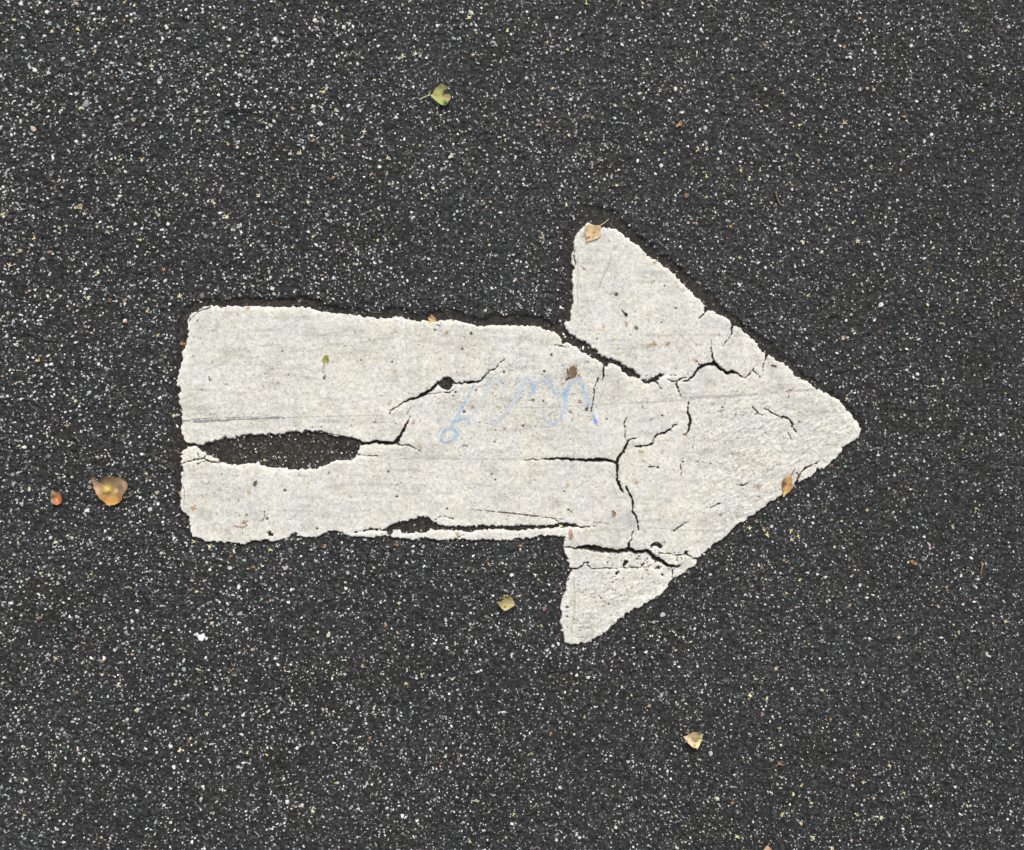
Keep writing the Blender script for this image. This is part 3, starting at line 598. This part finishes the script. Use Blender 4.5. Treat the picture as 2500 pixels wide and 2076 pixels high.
leaf([(1052.6,232.6),(1057.9,228.8),(1060.2,222.7),(1064.8,217.3),(1070.9,216.6),(1071.6,212.8),(1076.2,208.2),(1081.5,208.2),(1086.9,211.2),(1090.7,215),(1095.2,215),(1095.2,220.4),(1090.7,222.7),(1085.5,222.7),(1083,226.5),(1087,231),(1092.2,232.3),(1094.5,231.8),(1099.8,233.3),(1101.3,241),(1099.8,247),(1096,250),(1095.2,255.4),(1091.4,261.5),(1086.9,263),(1077.7,259.2),(1068.6,252.4),(1057.9,243.2),(1049.5,233.3)],
     [(1049.5,233),(1036,238),(1023.6,244)], (176,176,88), [(1066,248,7,(150,180,60)),(1078,256,7,(165,190,80)),(1088,252,7,(58,96,22)),(1090,258,6,(40,80,14)),(1085,230,6,(98,52,38)),(1094,243,7,(188,156,98)),(1068,226,7,(196,186,84)),(1082,214,9,(150,158,88))],
     'yellow green torn leaf with dark green patch, above the arrow on asphalt', (1100,244), lift=0.004, curl=0.006, stem_c=(214,204,160), stem_r=0.0007, seed=2, spots=0.15)
leaf([(224.6,1165.7),(232.6,1164.6),(236,1171),(241.7,1170),(254.3,1166.9),(263.4,1162.3),(280.6,1162.9),(294.3,1166.9),(304.6,1172.6),(312.6,1177),(315.4,1186.3),(313.7,1193),(304.6,1204.6),(300,1211.4),(300,1219.4),(294.3,1226.3),(282.9,1233),(271.4,1235.4),(260,1232.6),(255.4,1225),(245,1218.3),(237,1206.9),(232.6,1194.3),(229,1181.7)],
     [(300,1214.5),(309,1215.4),(319.4,1211.4),(326.3,1202.3)], (176,130,50), [(250,1172,24,(92,70,52)),(278,1174,24,(126,102,70)),(235,1180,12,(170,132,108)),(238,1198,10,(205,160,110)),(305,1185,14,(196,168,112)),(288,1188,10,(150,112,84)),(300,1198,9,(166,128,86)),(272,1228,16,(214,150,52)),(285,1198,5,(226,200,120)),(290,1212,7,(120,70,30)),(265,1204,5,(40,26,12)),(257,1203,4,(44,30,14)),(269,1200,3,(48,32,16)),(242,1172,9,(70,48,44)),(296,1218,7,(150,92,34)),(280,1222,4,(156,104,30)),(294,1190,8,(132,98,78)),(262,1192,10,(218,186,64)),(281,1218,9,(190,146,40))],
     'large yellow and brown leaf with curved stalk, left of the arrow', (226,1168), lift=0.003, curl=0.008, stem_c=(128,104,86), stem_r=0.0007, seed=3, spots=0.2)
leaf([(122.3,1198.9),(132,1198.9),(137.7,1202.3),(144.6,1198.9),(151.4,1202.3),(151.4,1209),(156,1212.6),(156,1219.4),(151.4,1227.4),(144.6,1233),(135.4,1232),(127.4,1228.6),(122.9,1220.6),(122.9,1211.4),(124.6,1205.7)],
     None, (148,128,86), [(147,1217,10,(228,112,44)),(143,1229,7,(216,92,40)),(139,1222,4,(236,140,86)),(130,1214,5,(120,104,62))],
     'small crumpled orange and tan leaf at the far left', (146,1232), veins=False, lift=0.002, curl=0.004, seed=4, waves=1.5, spots=0.3)
leaf([(1210.9,1468),(1214.9,1468),(1223.4,1468),(1229,1463.4),(1229.7,1461),(1225,1460.6),(1224,1457.7),(1231.4,1453),(1233.7,1450.9),(1238.9,1451.4),(1241.7,1450.9),(1245.7,1454.3),(1249.7,1457),(1252,1461.7),(1254.9,1467.4),(1256.6,1473),(1258.9,1477),(1253,1481),(1244.6,1485.7),(1236,1489.7),(1229,1489),(1223.4,1484.6),(1218.3,1479.4),(1216,1473)],
     [(1258.5,1477.5),(1262.9,1479.4),(1265.7,1486.9)], (188,174,112), [(1222,1474,7,(144,130,44)),(1240,1455,7,(206,184,118)),(1252,1476,6,(206,176,112)),(1233,1481,3,(86,62,24)),(1238,1457,2.5,(120,86,30)),(1215,1469,4,(168,124,86))],
     'khaki leaf with a bitten edge, below the arrow shaft', (1212,1470), lift=0.004, curl=0.005, stem_c=(168,140,128), stem_r=0.0004, seed=5, spots=0.15)
leaf([(1662.3,1795.4),(1668.6,1794.3),(1673.7,1793.7),(1679.4,1789.7),(1684.6,1787.4),(1687.4,1784.6),(1696,1784),(1707.4,1783.4),(1709,1781),(1709.7,1784),(1712.6,1789.7),(1714,1797.7),(1713.7,1805.7),(1710.3,1809.7),(1708,1814.9),(1704.6,1820.6),(1700.6,1823),(1694.9,1822.3),(1686.9,1820),(1679.4,1813.7),(1675.4,1807.4),(1669.7,1800.6)],
     [(1713.5,1805.7),(1721,1809.7),(1728.6,1813.7)], (224,196,150), [(1708,1802,9,(206,202,118)),(1702,1818,7,(222,222,140)),(1706,1788,5,(140,136,52)),(1690,1802,6,(160,124,78)),(1698,1806,5,(140,106,56)),(1683,1794,5,(192,160,112)),(1708,1801,2,(96,92,24)),(1702,1800,2.5,(110,100,30)),(1694,1817,3,(160,124,60))],
     'pale cream and yellow pointed leaf near the bottom right', (1663,1796), lift=0.004, curl=0.005, stem_c=(150,140,112), stem_r=0.00045, seed=6, spots=0.12)
leaf([(1931.4,1160),(1929.7,1161),(1924.6,1162.9),(1917.7,1165),(1912,1168.6),(1908,1173.7),(1906.9,1180),(1908,1187.4),(1908.6,1193.7),(1910.3,1197.7),(1911,1202.9),(1910.3,1208),(1909.7,1215.4),(1912.6,1212.6),(1916.6,1208),(1924.6,1202.9),(1929,1198.9),(1933,1193),(1935.4,1188.6),(1935,1182.9),(1933,1174.3),(1932.3,1164)],
     [(1931.4,1161),(1934.9,1152.6),(1940.6,1143.4)], (196,150,72), [(1911,1172,6,(126,118,62)),(1914,1181,6,(122,62,52)),(1909,1188,4,(132,70,50)),(1918,1206,7,(222,176,84)),(1911,1212,4,(206,206,120)),(1920,1172,5,(176,150,86)),(1929,1184,3,(140,92,34)),(1931,1168,4,(196,128,72))],
     'ochre leaf with maroon blotch on the lower edge of the arrow head', (1910.5,1214), lift=0.0012, curl=0.003, stem_c=(132,86,66), stem_r=0.0005, seed=7, spots=0.12)
leaf([(1465.4,550.9),(1459.7,551),(1450.6,550.3),(1443.7,549),(1439,548),(1433.4,549.7),(1430,553),(1427.7,557),(1428.9,561),(1427,564.6),(1427.7,570.3),(1428.3,574.9),(1430,581.7),(1431,586.9),(1432,595.4),(1435.7,593),(1443,589.7),(1450.6,587.4),(1460.3,583.4),(1464.9,578.3),(1467.7,574.3),(1466.9,568.6),(1467,562.9),(1466.6,558.9),(1467,553)],
     [(1465.6,551),(1474,545.7),(1487,534.3)], (218,186,132), [(1450,569,4,(150,120,66)),(1455,556,5,(178,150,94)),(1462,561,5,(176,148,92)),(1431,562,5,(188,156,112)),(1437,580,3,(134,92,72)),(1434,583,2.5,(126,84,76)),(1449,578,2,(110,76,40)),(1437,592,2.5,(110,60,34)),(1462,574,6,(224,184,148)),(1455,582,6,(222,202,146))],
     'tan toothed leaf with a long pale stalk on the upper barb tip', (1433,594), lift=0.0016, curl=0.002, stem_c=(206,196,160), stem_r=0.0005, seed=8, spots=0.25)
leaf([(1045,774),(1048,775),(1052,776),(1057,774),(1062,775),(1065,780),(1066.7,785),(1066.7,791),(1060,795),(1051,792),(1047,787),(1046,780)],
     [(1065,792),(1071,794),(1076,795)], (222,176,106), [(1062,790,4,(206,150,84))], 'small golden leaf on the upper edge of the arrow shaft', (1046,775), lift=0.001, curl=0.004, stem_c=(120,84,60), stem_r=0.0005, seed=9)
leaf([(1404.4,884),(1404,889),(1399.8,892.4),(1392.4,894.9),(1389.9,899.8),(1389,906),(1388.4,909),(1387.2,906),(1387.8,896.9),(1384,899.8),(1384,908),(1385.7,916.4),(1387.4,923),(1389,924.3),(1398.2,922.3),(1406.5,918),(1409.8,910.6),(1409,906.5),(1404.8,908.6),(1404,907.3),(1409,903),(1407.7,895.3),(1403,896.5),(1405.2,889.9)],
     [(1388,923),(1383.5,925),(1380,927)], (122,102,74), [(1392,918,5,(140,108,82)),(1400,915,5,(124,96,68))], 'brown torn leaf beside the blue scrawl on the arrow', (1402,890), lift=0.001, curl=0.004, stem_c=(60,40,40), stem_r=0.0009, seed=10, tooth=0.5, step=0.6)
leaf([(797.6,866.7),(792,869),(789,874),(789,881),(792.9,888),(800,885.7),(804.8,878),(803.6,869)], [(793,887.5),(790,898),(788,909.5)], (170,178,66), [(797,876,4,(122,132,40)),(800,870,3,(190,196,96))],
     'tiny yellow green leaf with red stalk in the middle of the arrow shaft', (798,867), lift=0.0008, curl=0.003, stem_c=(168,120,96), stem_r=0.0004, seed=11, step=0.6)
leaf([(628.6,1171.4),(623,1174),(620,1177),(617.9,1184.5),(622.6,1186.9),(627.4,1182),(628.5,1176)], None, (72,86,56), [], 'tiny dark green pointed leaf below the torn hole', (628,1172), lift=0.0006, curl=0.002, seed=12, step=0.6, tooth=.3)
leaf([(1548,797),(1553,795),(1559,800),(1558,804),(1552,803),(1549,801)], None, (112,126,78), [(1556,801,2,(80,96,60))], 'tiny olive green leaf scrap on the upper barb of the arrow', (1559,801), lift=0.0006, curl=0.002, seed=13, step=0.6, tooth=.3)
leaf([(1872.6,2064),(1866,2068),(1860,2074),(1855,2082),(1860,2095),(1876,2100),(1886,2088),(1885,2074),(1880,2068),(1877,2066)], [(1874,2065),(1877,2061),(1879,2058)], (190,152,116), [(1865,2074,5,(212,186,150))],
     'light brown leaf cut off by the bottom edge of the picture', (1868,2099), lift=0.003, curl=0.004, stem_c=(176,150,116), stem_r=0.0004, seed=14)
leaf([(1389,1294),(1393,1292),(1397.6,1293),(1396,1301),(1400,1309.5),(1395,1315.5),(1391,1312),(1389,1304)], None, (204,150,122), [(1396,1308,5,(132,84,62)),(1399,1300,2.5,(110,72,56))], 'folded peach leaf scrap where the shaft meets the lower barb', (1395,1315), lift=0.001, curl=0.004, seed=15, step=0.6, tooth=.4)
leaf([(1650,310),(1653,304),(1658,302),(1660,297),(1664,299),(1666,304),(1662,309),(1657,308),(1652,313)], [(1652,307),(1648,302),(1645,298)], (206,138,72), [], 'torn orange leaf scrap on asphalt at the upper right', (1664,300), lift=0.001, curl=0.003, stem_c=(150,136,110), stem_r=0.0004, seed=16, step=0.6, tooth=.4, spots=.4)
leaf([(2222,1368),(2228,1366),(2236,1370),(2242,1377),(2238,1381),(2230,1378),(2224,1374)], None, (132,108,60), [(2238,1377,4,(160,140,84)),(2226,1370,3,(176,110,62))], 'withered olive brown leaf scrap on asphalt right of the arrow', (2241,1379), lift=0.0012, curl=0.004, seed=17, step=0.7, tooth=.5, spots=.5)
leaf([(1484,745+515),(1492,1247),(1496,1245),(1504,1252),(1505,1256),(1498,1259)][1:], None, (198,142,100), [(1500,1254,3.5,(116,72,50))], 'small orange leaf scrap right of the lowest dark scuff on the arrow', (1504,1255), lift=0.0006, curl=0.003, seed=18, step=0.6, tooth=.3)

# twigs, stalks and seeds
def twig(pts, w0, w1, c, label, name='twig', cat='twig', lift=0.0006, group=None):
    gz = float(ground(*pts[0][:2])); org = (float(WX(pts[0][0])), float(WY(pts[0][1])), gz)
    P = [(float(WX(x)), float(WY(y)), ground(x, y) + lift + w0 * PX * .5) for x, y in pts]
    o = tube(name, [np.array(p) - np.array(org) for p in P], w0 * PX / 2, w1 * PX / 2, srgb(*c)); o.location = org
    return tag(o, label, cat, group)
twig([(552.6,270.7),(582,268.6),(600,267.4),(616,267.9)], 5, 3, (34,27,24), 'short black twig lying on asphalt at the upper left', lift=0.0014)
twig([(1892.9,469),(1896,480),(1900,491),(1907,502.4)], 5, 3.6, (122,104,86), 'thin grey brown twig on asphalt right of the upper barb')
twig([(2396,1372),(2396.5,1384),(2395,1396),(2394.5,1406)], 4.5, 3.5, (150,110,72), 'short tan twig lying on asphalt at the right edge')
twig([(1322.6,568),(1324,577),(1326,586)], 2.2, 1.6, (196,188,160), 'pair of pale dry straws left of the upper barb, longer one', 'straw', 'straw')
twig([(1327,572),(1327,580),(1330,588)], 1.8, 1.4, (190,182,150), 'pair of pale dry straws left of the upper barb, shorter one', 'straw', 'straw')
twig([(571.4,1283),(581,1285.5),(590.5,1287),(599,1285),(604.8,1280)], 1.8, 1.4, (176,124,96), 'curved reddish brown stalk on the arrow shaft at lower left', 'stalk', 'stalk', 0.0002)
twig([(645,1250),(646.5,1259),(644,1266),(640.5,1272.6)], 1.5, 1.2, (54,46,38), 'thin dark wavy stalk near the lower edge of the arrow shaft', 'stalk', 'stalk', 0.0002)
twig([(804.8,1150),(802,1154),(801,1159.5)], 1.5, 1.1, (60,54,44), 'fine dark stalk just below the right end of the torn hole', 'stalk', 'stalk', 0.0002)
twig([(1917.9,956),(1930,952.5),(1941.7,945)], 1.8, 1.3, (186,118,70), 'thin orange stalk near the upper edge of the arrow point', 'stalk', 'stalk', 0.0002)
twig([(1883,891.7),(1889,893),(1895.5,895.4)], 3, 2.4, (52,44,42), 'short dark twig on the upper edge of the arrow head', lift=0.0004)
twig([(510.7,919),(511.5,924),(513,928.6),(517.9,927.4)], 2.6, 1.2, (56,36,34), 'hooked dark twig on the upper left of the arrow shaft', lift=0.0003)
twig([(900,760.7),(915,762.5),(931,762.4)], 1.5, 1.2, (122,112,92), 'dull straw lying in the groove above the arrow shaft', 'straw', 'straw')
def seed_pod():
    gz = float(ground(1528, 767)); org = (float(WX(1528)), float(WY(767.5)), gz)
    r = tag(empty('seed', org), 'black oval seed with a short stalk on the upper barb', 'seed')
    V = []; F = []; n = 10; m = 6
    for i in range(m + 1):
        ph = math.pi * i / m
        for j in range(n):
            th = 2 * math.pi * j / n; x = math.cos(ph) * 5.2 * PX; y = math.sin(ph) * math.cos(th) * 3.4 * PX; z = math.sin(ph) * math.sin(th) * 3.0 * PX
            c, s = math.cos(-0.8), math.sin(-0.8); V.append((x * c - y * s, x * s + y * c, z + 0.0014))
    for i in range(m):
        for j in range(n): F += [i * n + j, i * n + (j + 1) % n, (i + 1) * n + (j + 1) % n, (i + 1) * n + j]
    k = m * n; me = mesh_np('pod', np.array(V), np.array(F), np.arange(k) * 4, np.full(k, 4), np.tile(srgb(30, 26, 26), (len(V), 1)))
    obj('pod', me, M_stem, r)
    tube('stalk', [(float(WX(x)), float(WY(y)), gz + 0.0008) for x, y in ((1524, 764), (1521, 760), (1518.5, 756.5))], 0.0007, 0.0005, srgb(40, 32, 32), r, org)
seed_pod()

# birch seed scales: a three-lobed papery bract; a few master shapes, then a copy for each one lying about
M_br = {}
def bract_mesh(kind, colr):
    g = np.random.default_rng(300 + kind)
    lob = [(0.0, 1.05, .30), (1.05, .95, .34), (-1.05, .95, .34)]
    if kind % 3 == 1: lob = [(0.0, .85, .34), (0.8, 1.1, .36), (-1.35, .8, .34)]
    if kind % 3 == 2: lob = [(0.1, .7, .30), (1.3, 1.0, .42), (-0.9, .6, .3)]
    n = 44; th = np.linspace(-np.pi, np.pi, n, endpoint=False); rr = np.full(n, 0.30)
    for a0, am, wd in lob:
        dlt = (th - a0 + np.pi) % (2 * np.pi) - np.pi; rr = np.maximum(rr, am * np.exp(-(dlt / wd) ** 2))
    rr = np.maximum(rr, 0.75 * np.exp(-(((th - np.pi + np.pi) % (2 * np.pi) - np.pi) / .2) ** 2)) * g.uniform(.9, 1.1, n)
    S = 7.2 * PX
    ringo = np.stack([rr * np.sin(th) * S, rr * np.cos(th) * S, 0.0006 + 0.0011 * rr ** 2 * g.uniform(.6, 1.3, n)], 1)
    inn = ringo * [.5, .5, 0] + np.array([0, 0, 0.0005]); V = []; F = []; T = []
    for dz in (0.0, -0.0004):
        V += list(ringo + [0, 0, dz]) + list(inn + [0, 0, dz]) + [np.array([0, 0, 0.0006 + dz])]
    N = 2 * n + 1
    for a in range(n):
        b = (a + 1) % n
        F += [b, a, n + a, n + b]; T.append(4); F += [n + b, n + a, 2 * n]; T.append(3)
        F += [N + a, N + b, N + n + b, N + n + a]; T.append(4); F += [a, b, N + b, N + a]; T.append(4)
    V = np.array(V); T = np.array(T); t = np.clip(np.hypot(V[:, 0], V[:, 1]) / S, 0, 1)[:, None]
    C_ = srgb(*colr) * (0.86 + 0.2 * t) * g.uniform(.9, 1.08, (len(V), 1))
    me = mesh_np('seed_scale', V, np.array(F), np.concatenate([[0], np.cumsum(T)[:-1]]), T, C_)
    me.materials.append(M_stem); return me
COLS = {'y': [(234,226,168), (226,216,146), (238,226,188)], 'o': [(196,150,104), (188,140,100), (204,166,120)], 't': [(206,188,152), (198,172,132), (214,198,168)], 'r': [(150,104,86), (146,112,90)], 'b': [(150,124,84), (136,108,74)]}
MESHES = {c: [bract_mesh(10 * ord(c) + i, v) for i, v in enumerate(L)] for c, L in COLS.items()}
ON = [(581,769,'o'),(607,752,'o'),(551,938,'o'),(680,935.7,'t'),(749,920,'r',.5),(857,1039,'r',.6),(534.5,1191.7,'t'),(609.5,1199.5,'t'),(754.8,1176,'y',.7),(839,1202,'y'),(472.6,1241.7,'o',1.4),(599,1276,'o',1.4),(638,1316.7,'t'),(1089,811,'o'),(965.5,906.7,'t'),(950,987,'t',.9),(1088,975,'t'),(1156,993,'o'),(1008,1033,'o'),(914,1031,'r',.8),(1302,976,'b'),(1140.5,1088,'r',.8),(1026,1085.7,'t',1.3),(1373.8,935.7,'o',.8),(1319,1075,'t'),(1257,940,'r',.5),(1233,1047.6,'r',.8),(1021,1194,'t'),(1385.7,1184.5,'t'),(980,1178.6,'r',.5),(1115.5,1303.6,'t'),(1425,656,'r',.8),(1504.8,602.6,'t'),(1598.8,642,'o'),(1473.8,799,'o'),(1528.6,789.5,'o',1.1),(1500,824,'y',.9),(1631,837,'o',1.2),(1593,839.5,'t',1.4),(1586,846,'t',.9),(1754.8,815.7,'r',.6),(1415.5,917.9,'o'),(1303.6,976,'b',.8),(1415.5,978.6,'b'),(1391.7,1006,'b',.9),(1444,1023.8,'o',.7),(1396,1025,'r',.6),(1563,1102,'t',1.1),(1616.7,1103.6,'t',1.1),(1691.7,1091.7,'r',.7),(1609.5,1079.8,'t',.8),(1553.6,1176,'o',1.1),(1384.5,1183,'t'),(1762,1004.8,'o',.9),(1697.6,878.6,'o'),(1677,1064,'o'),(1572.6,952,'y'),(1568,995,'b',.8),(1562,1071,'t',.6),(1477,1213,'t',.8),(1671,1214,'t',.7),(1610.7,1268,'t'),(1651,1259.5,'y',1.1),(1760.7,1256,'r',1.0),(1579.8,1390.5,'o',.8),(1477,1468,'o',.8),(1428.6,1526,'y',.8),(1368,1285.7,'y'),(1925,969,'r',.8),(1931,953.6,'o',.7),(1951,1006,'t',1.1),(1951.7,1029.8,'b',.9),(2027,1056,'t',.9),(2015.5,1079.8,'t'),(1840.5,996,'o',.8),(1861.9,1136.9,'t'),(1901,1133,'o',.8),(1854.8,1186.9,'t',1.2),(1852,1213,'r',.8),(2033,1135.7,'r',1.2),(1400,1075,'t',.7),(1190,1070,'t',.6)]
OFF = [(1272.6,1332,'o'),(971,1330,'b',1.3),(789.5,224,'y',1.2),(819,265.5,'y'),(887,320,'y',1.2),(765.7,341.7,'o',1.1),(732,374,'y',1.2),(557,352,'y'),(579,358,'y'),(812,432,'o'),(752.6,494,'y',1.2),(632,477,'y'),(523,496,'y'),(552.6,531,'y',1.1),(486,316.7,'y'),(945.5,385.7,'y'),(854,489,'y'),(763,578.6,'y'),(921.7,585.7,'y'),(675,545,'b'),(1144,42,'y',1.2),(1432,8,'y'),(1239.5,75,'y',1.1),(1384.8,120,'y'),(1015.7,131,'y'),(983.6,137,'y'),(1233.6,340.5,'y'),(1388,328.6,'y',1.1),(1424,284.5,'t'),(1348,216.7,'y'),(1337,101,'y'),(1319,304.8,'o'),(1445.5,285.7,'o'),(1104,383,'y'),(1704.8,364,'y',1.3),(1727,363,'y'),(1808,415.5,'y'),(1829.8,438,'y'),(1726,432,'y'),(1945,378.6,'y'),(1873.8,258,'y'),(1950,257,'y'),(2041.7,464,'t',1.3),(2083,545,'y'),(2094,587,'y',1.2),(1960.7,590.5,'y'),(1783,552,'o'),(1664,274,'t'),(1952,306,'y'),(2062,300,'t',1.2),(196,508,'t',1.4),(6,524,'y',1.2),(259.5,565.5,'y',1.3),(83,581,'y'),(22.6,649,'y',1.2),(215.5,730,'y',1.1),(268,735.7,'b',1.2),(305,734.5,'t'),(438,724,'y',1.1),(359.5,760.7,'y',1.2),(384.5,820,'y',1.1),(440,839,'o'),(64,715.5,'o'),(16.7,764,'y'),(95,881,'t',1.2),(400,657,'o'),(343,586,'y'),(250,1613,'o',1.1),(289,1675,'y',1.1),(249,1649,'y',.8),(564,1638,'b',1.1),(504.8,1745,'y',1.1),(459.5,1809.5,'b',1.4),(439,1831,'y',1.1),(603.6,1839,'y'),(652,1845,'y'),(483,1635.7,'y'),(204.8,1583,'b'),(1833,1700,'y',1.2),(1873.8,1707,'y'),(2009.5,1686.7,'t'),(2197.6,1710.5,'y'),(1902,1865,'o',1.3),(1900,1916.5,'t'),(1957,1920,'y'),(1938,1939,'y'),(1983,1961.7,'y'),(1910.7,1990,'y'),(1954.8,2010.5,'y'),(1985.7,2046,'y',1.1),(1798.8,2044,'y',1.2),(2108,1911.7,'y'),(1790.5,1960.5,'o'),(2033,2071,'y'),(2171,1870,'y'),(2079.8,2052,'t'),(2383,1241.7,'y'),(2238,1540.5,'b'),(2195,1558,'y'),(2340.5,1543,'y'),(2485.7,1551,'t'),(2312,1433,'o'),(2455,1519,'y'),(187,70,'y',1.2),(319,51,'y'),(326,10.7,'y'),(302,49,'o'),(366.7,160.7,'y'),(416.7,290.5,'y'),(347.6,385.7,'t'),(228.6,183,'b'),(125,75,'y'),(302,5,'y'),(1831,1291.7,'y'),(1866.7,1295,'y'),(1872.6,1306,'y',1.2),(1932,1295,'y',1.2),(1948.8,1309.5,'y'),(1933,1316.7,'y'),(1860.7,1387,'o'),(1847.6,1272.6,'o'),(1914,1369,'o'),(2000,1273.8,'b'),(437,725,'y'),(474,1323,'y'),(510,1334,'y',1.3),(657,1343,'y',1.1),(793,1332,'o',1.1),(562,1357,'o'),(619,1384,'o'),(447,840,'o',.9),(437,1204,'t',1.2),(434,1104,'b')]
gs = np.random.default_rng(77)
tries = 0
while len(OFF) < 250 and tries < 9000:
    tries += 1
    x, y = gs.uniform(6, 2494), gs.uniform(6, 2070)
    if F_S(np.array([x]), np.array([y]))[0] > -12: continue
    dm = min(math.hypot(x - p[0], y - p[1]) for p in OFF)
    if dm < 45: continue
    OFF.append((x, y, str(gs.choice(list('yyyyotb'))), float(gs.uniform(.7, 1.1))))
def place_bract(p, label, group):
    L = MESHES[p[2]]; o = bpy.data.objects.new('seed_scale', L[int(gs.integers(len(L)))])
    scene.collection.objects.link(o)
    o.location = (float(WX(p[0])), float(WY(p[1])), float(ground(p[0], p[1])) - 0.0002)
    s = (p[3] if len(p) > 3 else 1.0) * gs.uniform(.88, 1.05); o.scale = (s, s * gs.uniform(.8, 1.0), s)
    o.rotation_euler = (gs.normal(0, .12), gs.normal(0, .12), gs.uniform(0, 6.28))
    tag(o, label, 'seed scale', group)
NAMES = {'y': 'pale yellow', 'o': 'orange', 't': 'tan', 'r': 'reddish brown', 'b': 'dull brown'}
LM_ON = [('the blue scrawl', 1250, 980), ('the round hole in the shaft', 1089, 937), ('the torn hole in the shaft', 690, 1100), ('the tan toothed leaf', 1448, 572), ('the brown torn leaf', 1398, 906), ('the ochre leaf', 1920, 1187), ('the arrow point', 2095, 1052), ('the lower barb', 1450, 1450), ('the lower slit of the shaft', 1150, 1290), ('the black oval seed', 1528, 768), ('the forked crack', 1504, 1130), ('the tiny yellow green leaf', 797, 877), ('the tiny dark green leaf', 623, 1180), ('the upper left corner of the shaft', 465, 770), ('the lower left corner of the shaft', 465, 1300)]
LM_OFF = [('the torn yellow green leaf', 1078, 237), ('the large yellow and brown leaf', 272, 1198), ('the crumpled orange leaf', 139, 1216), ('the khaki leaf', 1238, 1470), ('the pale cream leaf', 1690, 1804), ('the black twig', 584, 269), ('the grey brown twig', 1900, 486), ('the tan twig', 2395, 1390), ('the olive brown leaf scrap', 2231, 1373), ('the orange leaf scrap', 1656, 304), ('the arrow point', 2100, 1055), ('the upper barb tip', 1440, 545), ('the lower barb tip', 1390, 1570), ('the tail of the arrow', 430, 1030), ('the upper edge of the shaft', 900, 770), ('the lower edge of the shaft', 900, 1312), ('the upper left picture corner', 0, 0), ('the upper right picture corner', 2500, 0), ('the lower left picture corner', 0, 2076), ('the lower right picture corner', 2500, 2076), ('the middle of the bottom picture edge', 1100, 2076), ('the middle of the left picture edge', 0, 800), ('the middle of the right picture edge', 2500, 900), ('the large white stone cluster', 492, 1556), ('the cut off bottom leaf', 1870, 2076), ('the red stone', 119, 616)]
def name_scales(PTS, LM, where):
    cells = {}
    for k, p in enumerate(PTS):
        m = min(LM, key=lambda q_: math.hypot(p[0] - q_[1], p[1] - q_[2]))
        dx, dy = p[0] - m[1], p[1] - m[2]; a = math.degrees(math.atan2(-dy, dx)) % 360
        dr = ['right of', 'upper right of', 'above', 'upper left of', 'left of', 'lower left of', 'below', 'lower right of'][int((a + 22.5) // 45) % 8]
        cells.setdefault((p[2], m[0], dr), []).append((math.hypot(dx, dy), k))
    rk = {1: ['tiny %s'], 2: ['nearer tiny %s', 'farther tiny %s'], 3: ['nearest tiny %s', 'middle tiny %s', 'farthest tiny %s']}
    out = {}
    for (c, m, dr), L in cells.items():
        L.sort(); n = len(L)
        for r_, (_, k) in enumerate(L):
            f = rk[n][r_] if n in rk else ('nearest tiny %s' if r_ == 0 else 'farthest tiny %s' if r_ == n - 1 else '%s nearest tiny %%s' % ['', 'second', 'third', 'fourth', 'fifth', 'sixth', 'seventh', 'eighth'][min(r_, 7)])
            out[k] = '%s seed scale %s %s' % (f % NAMES[c], dr, m)
    return [out[k] for k in range(len(PTS))]
for p, lb in zip(ON, name_scales(ON, LM_ON, 'the paint')): place_bract(p, lb, 'seed scales on the white arrow')
for p, lb in zip(OFF, name_scales(OFF, LM_OFF, 'asphalt')): place_bract(p, lb, 'seed scales on the dark asphalt')
